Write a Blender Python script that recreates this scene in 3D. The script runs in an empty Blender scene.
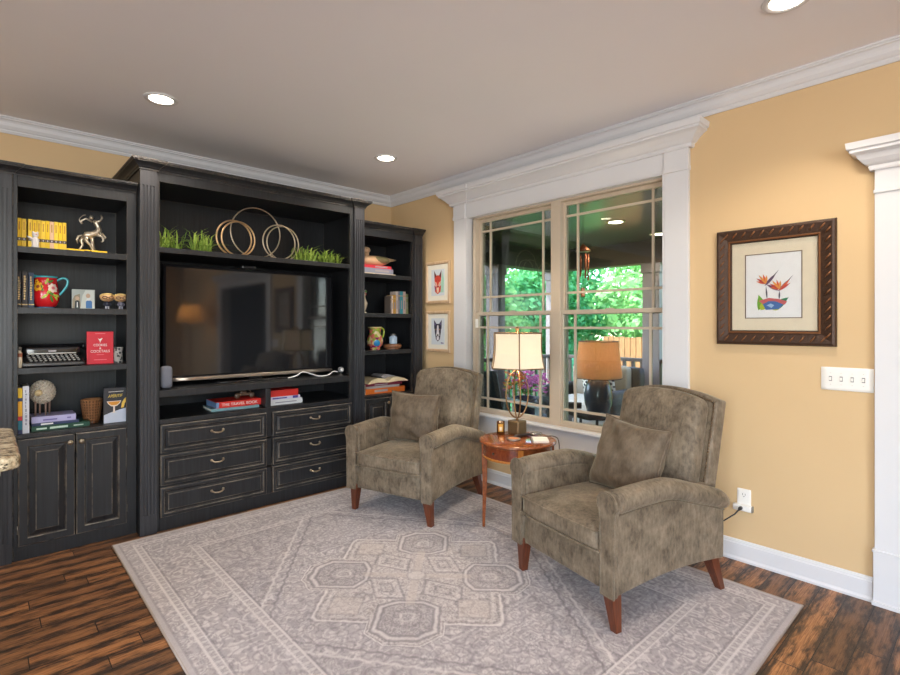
import bpy, bmesh, math, random
import numpy as np
from mathutils import Vector, Matrix, noise
random.seed(7)
PI = math.pi
D = bpy.data
S = bpy.context.scene
COL = S.collection

# ---------------------------------------------------------------- camera
cam = D.objects.new('camera', D.cameras.new('camera'))
COL.objects.link(cam)
cam.location = (-3.323, -4.579, 1.40)
cam.rotation_euler = (PI / 2, 0, -math.atan2(0.676278, 0.736646))
cam.data.sensor_width = 36
cam.data.lens = 20.344
cam.data.shift_y = -12.5 / 900
cam.data.clip_start = 0.02
S.camera = cam

# ---------------------------------------------------------------- world, sun, fill lights, exposure
S.view_settings.view_transform = 'Standard'
S.view_settings.look = 'None'
S.view_settings.gamma = 1
S.view_settings.use_curve_mapping = False
S.view_settings.exposure = 0.0
W = D.worlds.new('world'); S.world = W; W.use_nodes = True
wn = W.node_tree; bg = wn.nodes['Background']
sky = wn.nodes.new('ShaderNodeTexSky')
try:
    sky.sky_type = 'NISHITA'; sky.sun_disc = False; sky.sun_elevation = math.radians(48); sky.sun_rotation = math.radians(-40)
except Exception:
    pass
wn.links.new(sky.outputs[0], bg.inputs[0]); bg.inputs[1].default_value = 1.6

def lamp(name, kind, loc, energy, color=(1, 1, 1), aim=None, **kw):
    l = D.lights.new(name, kind); l.energy = energy; l.color = color
    for k, v in kw.items(): setattr(l, k, v)
    o = D.objects.new(name, l); COL.objects.link(o); o.location = loc
    if aim is not None:
        o.rotation_euler = (Vector(aim) - Vector(loc)).to_track_quat('-Z', 'Y').to_euler()
    return o
lamp('sun', 'SUN', (0, 0, 10), 11.0, (1, .95, .86), aim=(5.5, -4.2, 2.6), angle=.02)
# soft fill lights added behind the camera, placed at assumed rear and left windows
lamp('rear_fill_area', 'AREA', (-4.6, -8.85, 1.55), 190, (.95, .98, 1), aim=(-2.6, 0, 1.15), shape='RECTANGLE', size=3.4, size_y=2.2)
lamp('side_fill_area', 'AREA', (-6.85, -5.6, 1.55), 96, (.95, .98, 1), aim=(0, -3.4, 1.0), shape='RECTANGLE', size=2.6, size_y=2.2)

# ---------------------------------------------------------------- material helpers
class NT:
    def __init__(s, m):
        m.use_nodes = True; s.t = m.node_tree; s.t.nodes.clear()
        s.out = s.t.nodes.new('ShaderNodeOutputMaterial')
    def n(s, typ, ins=None, **at):
        k = s.t.nodes.new('ShaderNode' + typ)
        for a, v in at.items(): setattr(k, a, v)
        for i, v in (ins or {}).items():
            if isinstance(v, bpy.types.NodeSocket): s.t.links.new(v, k.inputs[i])
            else: k.inputs[i].default_value = v
        return k
    def math(s, op, a, b=0.0, c=None):
        d = {0: a, 1: b}
        if c is not None: d[2] = c
        return s.n('Math', d, operation=op).outputs[0]
    def mix(s, f, a, b, mode='MIX'):
        return s.n('Mix', {0: f, 6: a, 7: b}, data_type='RGBA', blend_type=mode).outputs[2]
    def noise(s, vec, scale, detail=3.0, rough=.5):
        return s.n('TexNoise', {'Vector': vec, 'Scale': scale, 'Detail': detail, 'Roughness': rough}).outputs[0]
    def ramp(s, f, lo, hi, a=0.0, b=1.0):
        return s.n('MapRange', {0: f, 1: lo, 2: hi, 3: a, 4: b}).outputs[0]
    def obj(s): return s.n('TexCoord').outputs['Object']
    def scale(s, v, sc): return s.n('Mapping', {'Vector': v, 'Scale': sc}).outputs[0]
def c4(c): return (c[0], c[1], c[2], 1.0)
def srgb(r, g, b):
    f = lambda x: (x / 255 / 12.92) if x / 255 <= .04045 else ((x / 255 + .055) / 1.055) ** 2.4
    return (f(r), f(g), f(b))
MATS = {}
def M(name, col, rough=.5, metal=0.0, spec=.5, var=None, bump=None, sheen=0.0, coat=0.0, emit=None, sub=0.0, trans=0.0):
    """principled material with noise variation of the colour and an optional noise bump"""
    if name in MATS: return MATS[name]
    m = D.materials.new(name); t = NT(m); MATS[name] = m
    p = t.n('BsdfPrincipled', {'Roughness': rough, 'Metallic': metal, 'Specular IOR Level': spec, 'Base Color': c4(col)})
    o = t.obj()
    sc, am = var if var else (30, .06)
    f = t.noise(o, sc, 4)
    t.t.links.new(t.mix(f, c4([x * (1 - am) for x in col]), c4([min(1, x * (1 + am)) for x in col])), p.inputs['Base Color'])
    if bump:
        b = t.n('Bump', {'Height': t.noise(o, bump[0], 4), 'Strength': bump[1], 'Distance': bump[2] if len(bump) > 2 else .002})
        t.t.links.new(b.outputs[0], p.inputs['Normal'])
    if sheen: p.inputs['Sheen Weight'].default_value = sheen; p.inputs['Sheen Roughness'].default_value = .4
    if coat: p.inputs['Coat Weight'].default_value = coat; p.inputs['Coat Roughness'].default_value = .08
    if trans: p.inputs['Transmission Weight'].default_value = trans
    if emit:
        p.inputs['Emission Color'].default_value = c4(emit[0]); p.inputs['Emission Strength'].default_value = emit[1]
    t.t.links.new(p.outputs[0], t.out.inputs[0])
    return m

# ---------------------------------------------------------------- mesh helpers
class MB:
    def __init__(s): s.bm = bmesh.new(); s.M = Matrix.Identity(4)
    def add(s, co, faces, mi=0, sm=False):
        vs = [s.bm.verts.new(s.M @ Vector(c)) for c in co]
        for f in faces:
            try:
                q = s.bm.faces.new([vs[i] for i in f]); q.material_index = mi; q.smooth = sm
            except ValueError: pass
        return s
    def box(s, a, b, mi=0):
        x0, x1 = sorted((a[0], b[0])); y0, y1 = sorted((a[1], b[1])); z0, z1 = sorted((a[2], b[2]))
        co = [(x0, y0, z0), (x1, y0, z0), (x1, y1, z0), (x0, y1, z0), (x0, y0, z1), (x1, y0, z1), (x1, y1, z1), (x0, y1, z1)]
        return s.add(co, [(0, 3, 2, 1), (4, 5, 6, 7), (0, 1, 5, 4), (1, 2, 6, 5), (2, 3, 7, 6), (3, 0, 4, 7)], mi)
    def loft(s, rings, mi=0, closed=True, caps=True, sm=True):
        n = len(rings[0]); co = [p for r in rings for p in r]; fs = []
        for i in range(len(rings) - 1):
            for j in range(n if closed else n - 1):
                k = (j + 1) % n
                fs.append((i * n + j, i * n + k, (i + 1) * n + k, (i + 1) * n + j))
        s.add(co, fs, mi, sm)
        if caps and closed:
            s.add(rings[0], [tuple(range(n))[::-1]], mi); s.add(rings[-1], [tuple(range(n))], mi)
        return s
    def lathe(s, prof, c=(0, 0, 0), n=24, mi=0, sm=True, caps=True, squash=1.0):
        return s.loft([[(c[0] + r * math.cos(2 * PI * k / n), c[1] + squash * r * math.sin(2 * PI * k / n), c[2] + z) for k in range(n)] for r, z in prof], mi, True, caps, sm)
    def cyl(s, c, r, h, n=20, mi=0, r2=None): return s.lathe([(r, 0), (r if r2 is None else r2, h)], c, n, mi)
    def tube(s, pts, r, n=8, mi=0, closed=False):
        P = [Vector(p) for p in pts]; R = r if isinstance(r, (list, tuple)) else [r] * len(P)
        rings = []; up = Vector((.13, .29, .95)).normalized(); L = len(P)
        for i, p in enumerate(P):
            a = P[(i - 1) % L] if (closed or i > 0) else p
            b = P[(i + 1) % L] if (closed or i < L - 1) else p
            d = (b - a).normalized() if (b - a).length > 1e-9 else Vector((0, 0, 1))
            u = up - up.dot(d) * d
            if u.length < 1e-4: u = d.orthogonal()
            u.normalize(); up = u; v = d.cross(u)
            rings.append([tuple(p + R[i] * (math.cos(2 * PI * k / n) * u + math.sin(2 * PI * k / n) * v)) for k in range(n)])
        if closed: rings.append(rings[0])
        return s.loft(rings, mi, True, not closed, True)
    def ell(s, c, r, n=16, m=10, mi=0, rot=None):
        if not hasattr(r, '__len__'): r = (r, r, r)
        R = rot or Matrix.Identity(3); rings = []
        for i in range(m + 1):
            t = PI * i / m; q = max(math.sin(t), 1e-3)
            rings.append([tuple(Vector(c) + R @ Vector((r[0] * q * math.cos(2 * PI * k / n), r[1] * q * math.sin(2 * PI * k / n), -r[2] * math.cos(t)))) for k in range(n)])
        return s.loft(rings, mi)
    def prism(s, poly, ax, a, b, mi=0):
        f = {'x': lambda u, v, w: (w, u, v), 'y': lambda u, v, w: (u, w, v), 'z': lambda u, v, w: (u, v, w)}[ax]
        return s.loft([[f(u, v, a) for u, v in poly], [f(u, v, b) for u, v in poly]], mi, sm=False)
    def sweep(s, prof, path, side=1, mi=0):
        """closed profile [(out, z)] swept along an open xy path with mitred corners"""
        P = [Vector(p) for p in path]; rings = []
        for i, p in enumerate(P):
            ns = []
            if i > 0: d = (P[i] - P[i - 1]).normalized(); ns.append(Vector((d.y, -d.x)) * side)
            if i < len(P) - 1: d = (P[i + 1] - P[i]).normalized(); ns.append(Vector((d.y, -d.x)) * side)
            n = sum(ns, Vector((0, 0))); n.normalize(); n /= max(.3, n.dot(ns[0]))
            rings.append([(p.x + n.x * o, p.y + n.y * o, z) for o, z in prof])
        return s.loft(rings, mi, sm=False)
    def panel(s, x0, x1, z0, z1, loops, f, mi=0, fill=True):
        """nested rectangles: loops [(inset, out[, material of the strip to the next loop])], f(u, v, out) -> point"""
        rings = [[f(x0 + l[0], z0 + l[0], l[1]), f(x1 - l[0], z0 + l[0], l[1]), f(x1 - l[0], z1 - l[0], l[1]), f(x0 + l[0], z1 - l[0], l[1])] for l in loops]
        for i in range(len(rings) - 1): s.loft(rings[i:i + 2], loops[i][2] if len(loops[i]) > 2 else mi, caps=False, sm=False)
        if fill:
            s.add(rings[0], [(3, 2, 1, 0)], mi); s.add(rings[-1], [(0, 1, 2, 3)], mi)
        return s
    def rbox(s, c, h, r, n=10, bulge=(0, 0, 0), mi=0, fn=None):
        b = bmesh.new(); bmesh.ops.create_cube(b, size=2.0)
        bmesh.ops.subdivide_edges(b, edges=b.edges[:], cuts=n, use_grid_fill=True)
        base = len(s.bm.verts); H = Vector(h); vm = {}
        for v in b.verts:
            p = Vector((v.co.x * h[0], v.co.y * h[1], v.co.z * h[2])); w = v.co.copy()
            q = Vector([max(-H[i] + min(r, H[i]), min(H[i] - min(r, H[i]), p[i])) for i in range(3)])
            d = p - q
            if d.length > 1e-9: p = q + d.normalized() * r
            for i in range(3):
                j, k = (i + 1) % 3, (i + 2) % 3
                p[i] += math.copysign(1, w[i]) * abs(w[i]) ** 3 * bulge[i] * (1 - w[j] ** 2) * (1 - w[k] ** 2)
            p += Vector(c)
            if fn: p = fn(p)
            vm[v] = s.bm.verts.new(s.M @ p)
        for f_ in b.faces:
            q = s.bm.faces.new([vm[v] for v in f_.verts]); q.material_index = mi; q.smooth = True
        b.free(); return s
    def build(s, name, mat, parent=None, local=False, bevel=0.0, seg=2, recalc=True):
        bmesh.ops.remove_doubles(s.bm, verts=s.bm.verts[:], dist=1e-6)
        if recalc: bmesh.ops.recalc_face_normals(s.bm, faces=s.bm.faces[:])
        me = D.meshes.new(name)
        if parent is not None and not local:
            bmesh.ops.translate(s.bm, verts=s.bm.verts[:], vec=-ROOT[parent.name])
        s.bm.to_mesh(me); s.bm.free()
        for m in (mat if isinstance(mat, (list, tuple)) else [mat]): me.materials.append(m)
        o = D.objects.new(name, me); COL.objects.link(o)
        if parent is not None: o.parent = parent; ROOT[o.name] = ROOT.get(parent.name, Vector((0, 0, 0)))
        else: ROOT[o.name] = Vector((0, 0, 0))
        if bevel:
            b = o.modifiers.new('bevel', 'BEVEL'); b.width = bevel; b.segments = seg; b.limit_method = 'ANGLE'; b.angle_limit = .6
            b.harden_normals = False
        return o
ROOT = {}
def tag(o, label=None, cat=None, group=None, kind=None):
    if label: o['label'] = label
    if cat: o['category'] = cat
    if group: o['group'] = group
    if kind: o['kind'] = kind
    return o
def thing(name, label, cat, loc=(0, 0, 0), rz=0.0, group=None, kind=None):
    o = D.objects.new(name, None); COL.objects.link(o); o.empty_display_size = .1
    o.location = loc; o.rotation_euler = (0, 0, rz); ROOT[o.name] = Vector(loc)
    return tag(o, label, cat, group, kind)
def solo(mb, name, mat, label, cat, origin, group=None, bevel=0.0, kind=None):
    """a thing that is one mesh; its origin goes to its base"""
    bmesh.ops.translate(mb.bm, verts=mb.bm.verts[:], vec=-Vector(origin))
    o = mb.build(name, mat, bevel=bevel); o.location = origin; ROOT[o.name] = Vector(origin)
    return tag(o, label, cat, group, kind)
def struct(mb, name, mat, parent=None, bevel=0.0):
    o = mb.build(name, mat, parent, bevel=bevel)
    if parent is None: o['kind'] = 'structure'
    return o
def copy_tree(o, parent=None):
    c = o.copy(); COL.objects.link(c); ROOT[c.name] = ROOT.get(o.name, Vector())
    if parent is not None: c.parent = parent
    for ch in list(o.children): copy_tree(ch, c)
    return c
def lettering(s, width, origin, mat, parent, name='lettering', xdir=(1, 0, 0), ydir=(0, 0, 1), height=None, depth=.0004, font_shear=0.0):
    """real letters cut from the built-in font, centred at origin, lying in the plane xdir/ydir"""
    cu = D.curves.new('t', 'FONT'); cu.body = s; cu.align_x = 'CENTER'; cu.align_y = 'CENTER'; cu.extrude = .01; cu.shear = font_shear
    o = D.objects.new('t', cu); COL.objects.link(o); bpy.context.view_layer.update()
    me = D.meshes.new_from_object(o.evaluated_get(bpy.context.evaluated_depsgraph_get()))
    D.objects.remove(o); D.curves.remove(cu)
    xs = [v.co.x for v in me.vertices]; ys = [v.co.y for v in me.vertices]
    k = width / (max(xs) - min(xs)); ky = k if height is None else height / (max(ys) - min(ys))
    cx, cy = (max(xs) + min(xs)) / 2, (max(ys) + min(ys)) / 2
    X, Y = Vector(xdir).normalized(), Vector(ydir).normalized(); Z = X.cross(Y)
    for v in me.vertices:
        v.co = Vector(origin) + X * ((v.co.x - cx) * k) + Y * ((v.co.y - cy) * ky) + Z * (v.co.z / .01 * depth) - ROOT[parent.name]
    me.materials.clear(); me.materials.append(mat)
    t = D.objects.new(name, me); COL.objects.link(t); t.parent = parent
    return t
# ---------------------------------------------------------------- special materials
def mat_floor():
    m = D.materials.new('charred_wood_floor'); t = NT(m); o = t.obj()
    sx = t.n('SeparateXYZ', {0: o}); x, y = sx.outputs[0], sx.outputs[1]
    PW = .112
    row = t.math('FLOOR', t.math('DIVIDE', y, PW)); fy = t.math('FRACT', t.math('DIVIDE', y, PW))
    rr = t.n('TexWhiteNoise', {'W': row}, noise_dimensions='1D').outputs[0]
    xs = t.math('ADD', t.math('DIVIDE', x, 1.05), t.math('MULTIPLY', rr, 7.3))
    cl = t.math('FLOOR', xs); fx = t.math('FRACT', xs)
    cell = t.n('CombineXYZ', {0: cl, 1: row, 2: 0.0}).outputs[0]
    rnd = t.n('TexWhiteNoise', {'Vector': cell}, noise_dimensions='3D').outputs[0]
    sh = t.n('VectorMath', {0: o, 1: t.n('CombineXYZ', {0: t.math('MULTIPLY', rnd, 9.0), 1: t.math('MULTIPLY', rnd, 3.0), 2: 0.0}).outputs[0]}, operation='ADD').outputs[0]
    g1 = t.noise(t.scale(sh, (2.6, 14, 1)), 2.2, 5, .65)
    g2 = t.noise(t.scale(sh, (4, 120, 1)), 2.0, 3, .6)
    g3 = t.noise(t.scale(sh, (6, 30, 1)), 2.0, 4, .65)
    base = t.mix(t.ramp(g2, .3, .7), c4(srgb(126, 78, 46)), c4(srgb(212, 152, 100)))
    base = t.mix(t.ramp(rnd, 0, 1, 0, .6), base, c4(srgb(92, 64, 48)))
    edge = t.math('ABSOLUTE', t.math('SUBTRACT', fy, .5))
    ch = t.math('ADD', t.math('MULTIPLY', edge, .55), g1)
    ch = t.math('ADD', ch, t.math('MULTIPLY', t.math('SUBTRACT', g3, .5), .5))
    base = t.mix(t.ramp(ch, .53, .76, 0, .92), base, c4(srgb(44, 34, 30)))
    r2 = t.n('TexWhiteNoise', {'Vector': t.n('VectorMath', {0: cell, 1: (17.3, 5.1, 2.7)}, operation='ADD').outputs[0]}, noise_dimensions='3D').outputs[0]
    base = t.mix(t.ramp(r2, .25, 1, 0, .5), base, c4(srgb(52, 42, 36)))   # boards differ in stain
    seam = t.math('MAXIMUM', t.math('GREATER_THAN', edge, .482), t.math('LESS_THAN', t.math('ABSOLUTE', t.math('SUBTRACT', fx, .5)), -1))
    seam = t.math('MAXIMUM', seam, t.math('LESS_THAN', fx, .004))
    base = t.mix(seam, base, c4((.012, .009, .008)))
    hgt = t.math('SUBTRACT', t.math('ADD', t.math('MULTIPLY', g2, .35), t.math('MULTIPLY', g1, .5)), t.math('MULTIPLY', seam, 1.2))
    b = t.n('Bump', {'Height': hgt, 'Strength': .5, 'Distance': .004})
    p = t.n('BsdfPrincipled', {'Base Color': base, 'Roughness': t.ramp(g3, .3, .7, .34, .52), 'Normal': b.outputs[0]})
    t.t.links.new(p.outputs[0], t.out.inputs[0]); return m
def mat_distressed():
    """black milk paint rubbed through to pale wood along the edges"""
    m = D.materials.new('distressed_black_paint'); t = NT(m); o = t.obj()
    g = t.n('NewGeometry'); bv = t.n('Bevel', {'Radius': .006}, samples=4)
    dt = t.n('VectorMath', {0: bv.outputs[0], 1: g.outputs['Normal']}, operation='DOT_PRODUCT').outputs['Value']
    e = t.ramp(dt, .97, .80)
    n1 = t.noise(o, 9, 4, .6); n2 = t.noise(t.scale(o, (60, 60, 60)), 1, 3, .7)
    wear = t.math('MULTIPLY', e, t.ramp(t.math('ADD', n1, t.math('MULTIPLY', n2, .6)), .72, .98))
    streak = t.noise(t.scale(o, (70, 70, 3)), 1.0, 3, .6)
    base = t.mix(t.ramp(streak, .3, .75), c4(srgb(24, 25, 28)), c4(srgb(40, 42, 46)))
    base = t.mix(t.math('MULTIPLY', wear, .62), base, c4(srgb(168, 150, 128)))
    b = t.n('Bump', {'Height': streak, 'Strength': .15, 'Distance': .001})
    p = t.n('BsdfPrincipled', {'Base Color': base, 'Roughness': .42, 'Normal': b.outputs[0], 'Specular IOR Level': .45})
    t.t.links.new(p.outputs[0], t.out.inputs[0]); return m
def mat_paint(name, a, b, worn=None):
    m = D.materials.new(name); t = NT(m); o = t.obj()
    streak = t.noise(t.scale(o, (70, 70, 3)), 1.0, 3, .6)
    base = t.mix(t.ramp(streak, .3, .75), c4(a), c4(b))
    if worn: base = t.mix(t.ramp(t.noise(t.scale(o, (9, 9, 9)), 1.0, 5, .7), .36, .68, 0, .72), base, c4(worn))
    p = t.n('BsdfPrincipled', {'Base Color': base, 'Roughness': .40})
    t.t.links.new(p.outputs[0], t.out.inputs[0]); return m
def mat_velvet(name, a, b):
    m = D.materials.new(name); t = NT(m); o = t.obj()
    n1 = t.noise(o, 9, 6, .68); n2 = t.noise(t.scale(o, (1, 1, .4)), 60, 4, .65); n3 = t.noise(o, 420, 2)
    f = t.ramp(t.math('ADD', t.math('MULTIPLY', n1, .6), t.math('MULTIPLY', n2, .4)), .36, .64)
    base = t.mix(f, c4(a), c4(b))
    bp = t.n('Bump', {'Height': t.math('ADD', t.math('MULTIPLY', n3, .4), t.math('MULTIPLY', n1, .8)), 'Strength': .35, 'Distance': .004})
    p = t.n('BsdfPrincipled', {'Base Color': base, 'Roughness': .62, 'Normal': bp.outputs[0], 'Specular IOR Level': .25,
                               'Sheen Weight': .45, 'Sheen Roughness': .35, 'Sheen Tint': c4(srgb(205, 195, 170))})
    t.t.links.new(p.outputs[0], t.out.inputs[0]); return m
def mat_glass():
    m = D.materials.new('window_glass'); t = NT(m)
    fr = t.n('Fresnel', {'IOR': 1.5})
    mx = t.n('MixShader', {0: t.math('MULTIPLY', fr.outputs[0], .75), 1: t.n('BsdfTransparent', {0: (.93, .97, .96, 1)}).outputs[0], 2: t.n('BsdfGlossy', {'Roughness': .004}).outputs[0]})
    t.t.links.new(mx.outputs[0], t.out.inputs[0]); return m
def mat_granite():
    m = D.materials.new('speckled_granite'); t = NT(m); o = t.obj()
    n1 = t.noise(o, 38, 5, .7); n2 = t.noise(t.scale(o, (30, 90, 60)), 1, 4, .7)
    base = t.mix(t.ramp(n1, .4, .62), c4(srgb(120, 100, 72)), c4(srgb(214, 200, 170)))
    base = t.mix(t.ramp(n2, .56, .64), base, c4(srgb(60, 52, 44)))
    p = t.n('BsdfPrincipled', {'Base Color': base, 'Roughness': .22})
    t.t.links.new(p.outputs[0], t.out.inputs[0]); return m
def mat_wood(name, a, b, scale=(30, 30, 3), rough=.35, coat=.3):
    m = D.materials.new(name); t = NT(m); o = t.obj()
    g = t.noise(t.scale(o, scale), 1.5, 5, .6)
    p = t.n('BsdfPrincipled', {'Base Color': t.mix(t.ramp(g, .3, .7), c4(a), c4(b)), 'Roughness': rough, 'Coat Weight': coat, 'Coat Roughness': .1})
    t.t.links.new(p.outputs[0], t.out.inputs[0]); return m
def mat_vcol(name, attr='Col', rough=.9, bump=None, sheen=0.0, coat=0.0):
    m = D.materials.new(name); t = NT(m)
    a = t.n('Attribute', attribute_name=attr)
    p = t.n('BsdfPrincipled', {'Base Color': a.outputs['Color'], 'Roughness': rough, 'Sheen Weight': sheen, 'Coat Weight': coat})
    if bump:
        b = t.n('Bump', {'Height': t.noise(t.obj(), bump[0], 3), 'Strength': bump[1], 'Distance': .003})
        t.t.links.new(b.outputs[0], p.inputs['Normal'])
    t.t.links.new(p.outputs[0], t.out.inputs[0]); return m
def mat_shade(name, col, emit, est, pleat=0.0):
    """translucent lampshade cloth that the bulb inside lights"""
    m = D.materials.new(name); t = NT(m); o = t.obj()
    f = t.noise(t.scale(o, (90, 90, 6)), 2, 3)
    base = t.mix(f, c4([x * (.92 - pleat) for x in col]), c4(col))
    d = t.n('BsdfDiffuse', {0: base}); tr = t.n('BsdfTranslucent', {0: base})
    mx = t.n('MixShader', {0: est, 1: d.outputs[0], 2: tr.outputs[0]})
    t.t.links.new(mx.outputs[0], t.out.inputs[0]); return m
def mat_leaf(name, a, b, tr=.35):
    m = D.materials.new(name); t = NT(m)
    n = t.noise(t.obj(), 1.6, 3); r = t.n('NewGeometry').outputs['Random Per Island']
    base = t.mix(t.math('ADD', t.math('MULTIPLY', n, .5), t.math('MULTIPLY', r, .5)), c4(a), c4(b))
    mx = t.n('MixShader', {0: tr, 1: t.n('BsdfDiffuse', {0: base}).outputs[0], 2: t.n('BsdfTranslucent', {0: base}).outputs[0]})
    t.t.links.new(mx.outputs[0], t.out.inputs[0]); return m
def mat_tv():
    m = D.materials.new('tv_screen'); t = NT(m)
    n = t.noise(t.obj(), 4, 2)
    p = t.n('BsdfPrincipled', {'Base Color': t.mix(n, (.010, .011, .013, 1), (.014, .015, .018, 1)), 'Roughness': .055, 'Specular IOR Level': .6})
    t.t.links.new(p.outputs[0], t.out.inputs[0]); return m
FLOOR = mat_floor(); BLACK = mat_distressed(); BLACK2 = mat_paint('black_milk_paint', srgb(34, 35, 39), srgb(62, 63, 68)); WORN = mat_paint('rubbed_edge_paint', srgb(40, 41, 45), srgb(52, 52, 55), srgb(150, 138, 122)); GLASS = mat_glass(); GRANITE = mat_granite()
VELVET = mat_velvet('crushed_velvet', srgb(76, 66, 54), srgb(140, 126, 108))
VELVET2 = mat_velvet('pillow_velvet', srgb(84, 72, 59), srgb(120, 106, 90))
WALL = M('ochre_wall_paint', srgb(209, 180, 138), .75, var=(3, .03), bump=(180, .12, .001))
WALLA = WALL
CEIL = M('ceiling_paint', srgb(240, 240, 246), .9, var=(2, .02), bump=(120, .1, .001))
WHITE = M('white_trim_paint', srgb(214, 215, 219), .38, var=(6, .02))
TAN = M('almond_window_vinyl', srgb(190, 176, 158), .42, var=(8, .03))
CHERRY = mat_wood('cherry_leg_wood', srgb(72, 32, 17), srgb(110, 56, 30), (40, 40, 4), .35, .15)
TABLEWOOD = mat_wood('polished_cherry', srgb(112, 56, 28), srgb(160, 90, 48), (10, 50, 30), .12, .6)
INLAY = mat_wood('satinwood_inlay', srgb(178, 108, 46), srgb(206, 136, 66), (30, 30, 8), .2, .5)
FRAMEWOOD = mat_wood('oak_frame', srgb(190, 158, 124), srgb(212, 184, 152), (30, 30, 6), .4, .1)
PAPER = M('paper_pages', srgb(232, 224, 206), .8, var=(200, .08))
WHITEP = M('white_plastic', srgb(236, 234, 230), .35, var=(8, .02))
PEWTER = M('aged_pewter_pull', srgb(176, 160, 138), .32, metal=.9, var=(60, .2))
BLKP = M('black_plastic', (.012, .012, .014), .3, var=(20, .2))
GREYM = M('grey_metal', srgb(150, 146, 140), .35, metal=.8)
# ---------------------------------------------------------------- the room
H = 2.80
struct(MB().box((-7.1, -9.1, -.12), (.15, .15, 0)), 'floor', FLOOR)
struct(MB().box((-7.1, -9.1, H), (.15, .15, H + .2)), 'ceiling', CEIL)
struct(MB().box((-7.1, 0, 0), (.15, .15, H)), 'wall_back', WALL)
w = MB()
w.box((0, 0, 0), (.15, -1.20, H)).box((0, -1.20, 0), (.15, -3.13, .58)).box((0, -1.20, 2.40), (.15, -3.13, H))
w.box((0, -3.13, 0), (.15, -4.30, H)).box((0, -4.30, 2.10), (.15, -6.4, H)).box((0, -6.4, 0), (.15, -9.1, H))
struct(w, 'wall_right', WALL)
w = MB()
w.box((-7.1, .15, 0), (-7.0, -4.3, H)).box((-7.1, -4.3, 0), (-7.0, -6.9, .4)).box((-7.1, -4.3, 2.7), (-7.0, -6.9, H)).box((-7.1, -6.9, 0), (-7.0, -9.1, H))
struct(w, 'wall_left', WALL)
w = MB()
w.box((-7.1, -9.1, 0), (-6.3, -9.0, H)).box((-6.3, -9.1, 0), (-2.9, -9.0, .4)).box((-6.3, -9.1, 2.7), (-2.9, -9.0, H)).box((-2.9, -9.1, 0), (.15, -9.0, H))
struct(w, 'wall_rear', WALL)
# hallway seen only in reflections through the cased opening
HALL = M('hall_paint', srgb(58, 64, 78), .8)
w = MB()
w.box((.15, -4.12, 0), (3.0, -4.0, H)).box((.15, -6.6, 0), (3.0, -6.5, H)).box((3.0, -6.6, 0), (3.1, -4.0, H)).box((.15, -6.6, H), (3.1, -4.0, H + .1)).box((.15, -6.6, -.1), (3.1, -4.0, 0), 1)
struct(w, 'wall_hall', [HALL, FLOOR])
# crown moulding along both walls
CR = [(0, 2.70), (.008, 2.70), (.012, 2.708), (.016, 2.715), (.016, 2.722), (.024, 2.728), (.036, 2.745), (.042, 2.765), (.05, 2.777), (.06, 2.782), (.06, 2.788), (.068, 2.792), (.068, 2.80), (0, 2.80)]
struct(MB().sweep(CR, [(-7, 0), (0, 0), (0, -9)], 1), 'trim_1', WHITE)
# baseboards with shoe
BB = [(0, 0), (.022, 0), (.022, .012), (.016, .02), (.014, .024), (.014, .098), (.010, .104), (.010, .110), (.005, .120), (0, .122)]
struct(MB().sweep(BB, [(0, -.02), (0, -4.13)], 1), 'baseboard_right', WHITE)
struct(MB().sweep(BB, [(-7, 0), (-3.4, 0)], 1), 'baseboard_back', WHITE)
# ---- window casing: pilasters, blocks, frieze, cornice, stool and apron
trim = thing('trim_2', None, None, (0, -2.14, 0), kind='structure')
for y0, y1 in ((-1.045, -1.20), (-3.225, -3.07)):
    p = MB().box((0, y0, .60), (-.03, y1, 2.39))
    s = .008 * (1 if y0 > -2 else -1)
    p.box((0, y0 + s * .6, 2.388), (-.042, y1 - s * .2, 2.418)).box((0, y0 + s * .3, 2.418), (-.036, y1, 2.53))
    p.build('casing_pilaster', WHITE, trim, bevel=.002)
fr = MB().box((0, -1.19, 2.398), (-.026, -3.08, 2.535))
fr.build('frieze', WHITE, trim)
CO = [(0, 2.525), (.012, 2.525), (.018, 2.535), (.018, 2.548), (.03, 2.556), (.045, 2.575), (.072, 2.60), (.094, 2.612), (.094, 2.624), (.104, 2.63), (.108, 2.662), (0, 2.662)]
MB().sweep(CO, [(0, -1.02), (-.034, -1.02), (-.034, -1.215), (-.026, -1.215), (-.026, -3.06), (-.034, -3.06), (-.034, -3.235), (0, -3.235)], 1).build('cornice', WHITE, trim)
MB().box((.02, -1.03, .585), (-.055, -3.24, .607)).build('stool', WHITE, trim, bevel=.006)
MB().box((0, -1.045, .40), (-.02, -3.225, .585)).build('apron', WHITE, trim, bevel=.003)
MB().box((-.03, -1.201, .60), (.10, -1.212, 2.40)).box((-.03, -3.069, .60), (.10, -3.058, 2.40)).box((-.026, -1.2, 2.389), (.1, -3.07, 2.40)).build('jamb_liner', WHITE, trim)
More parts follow.
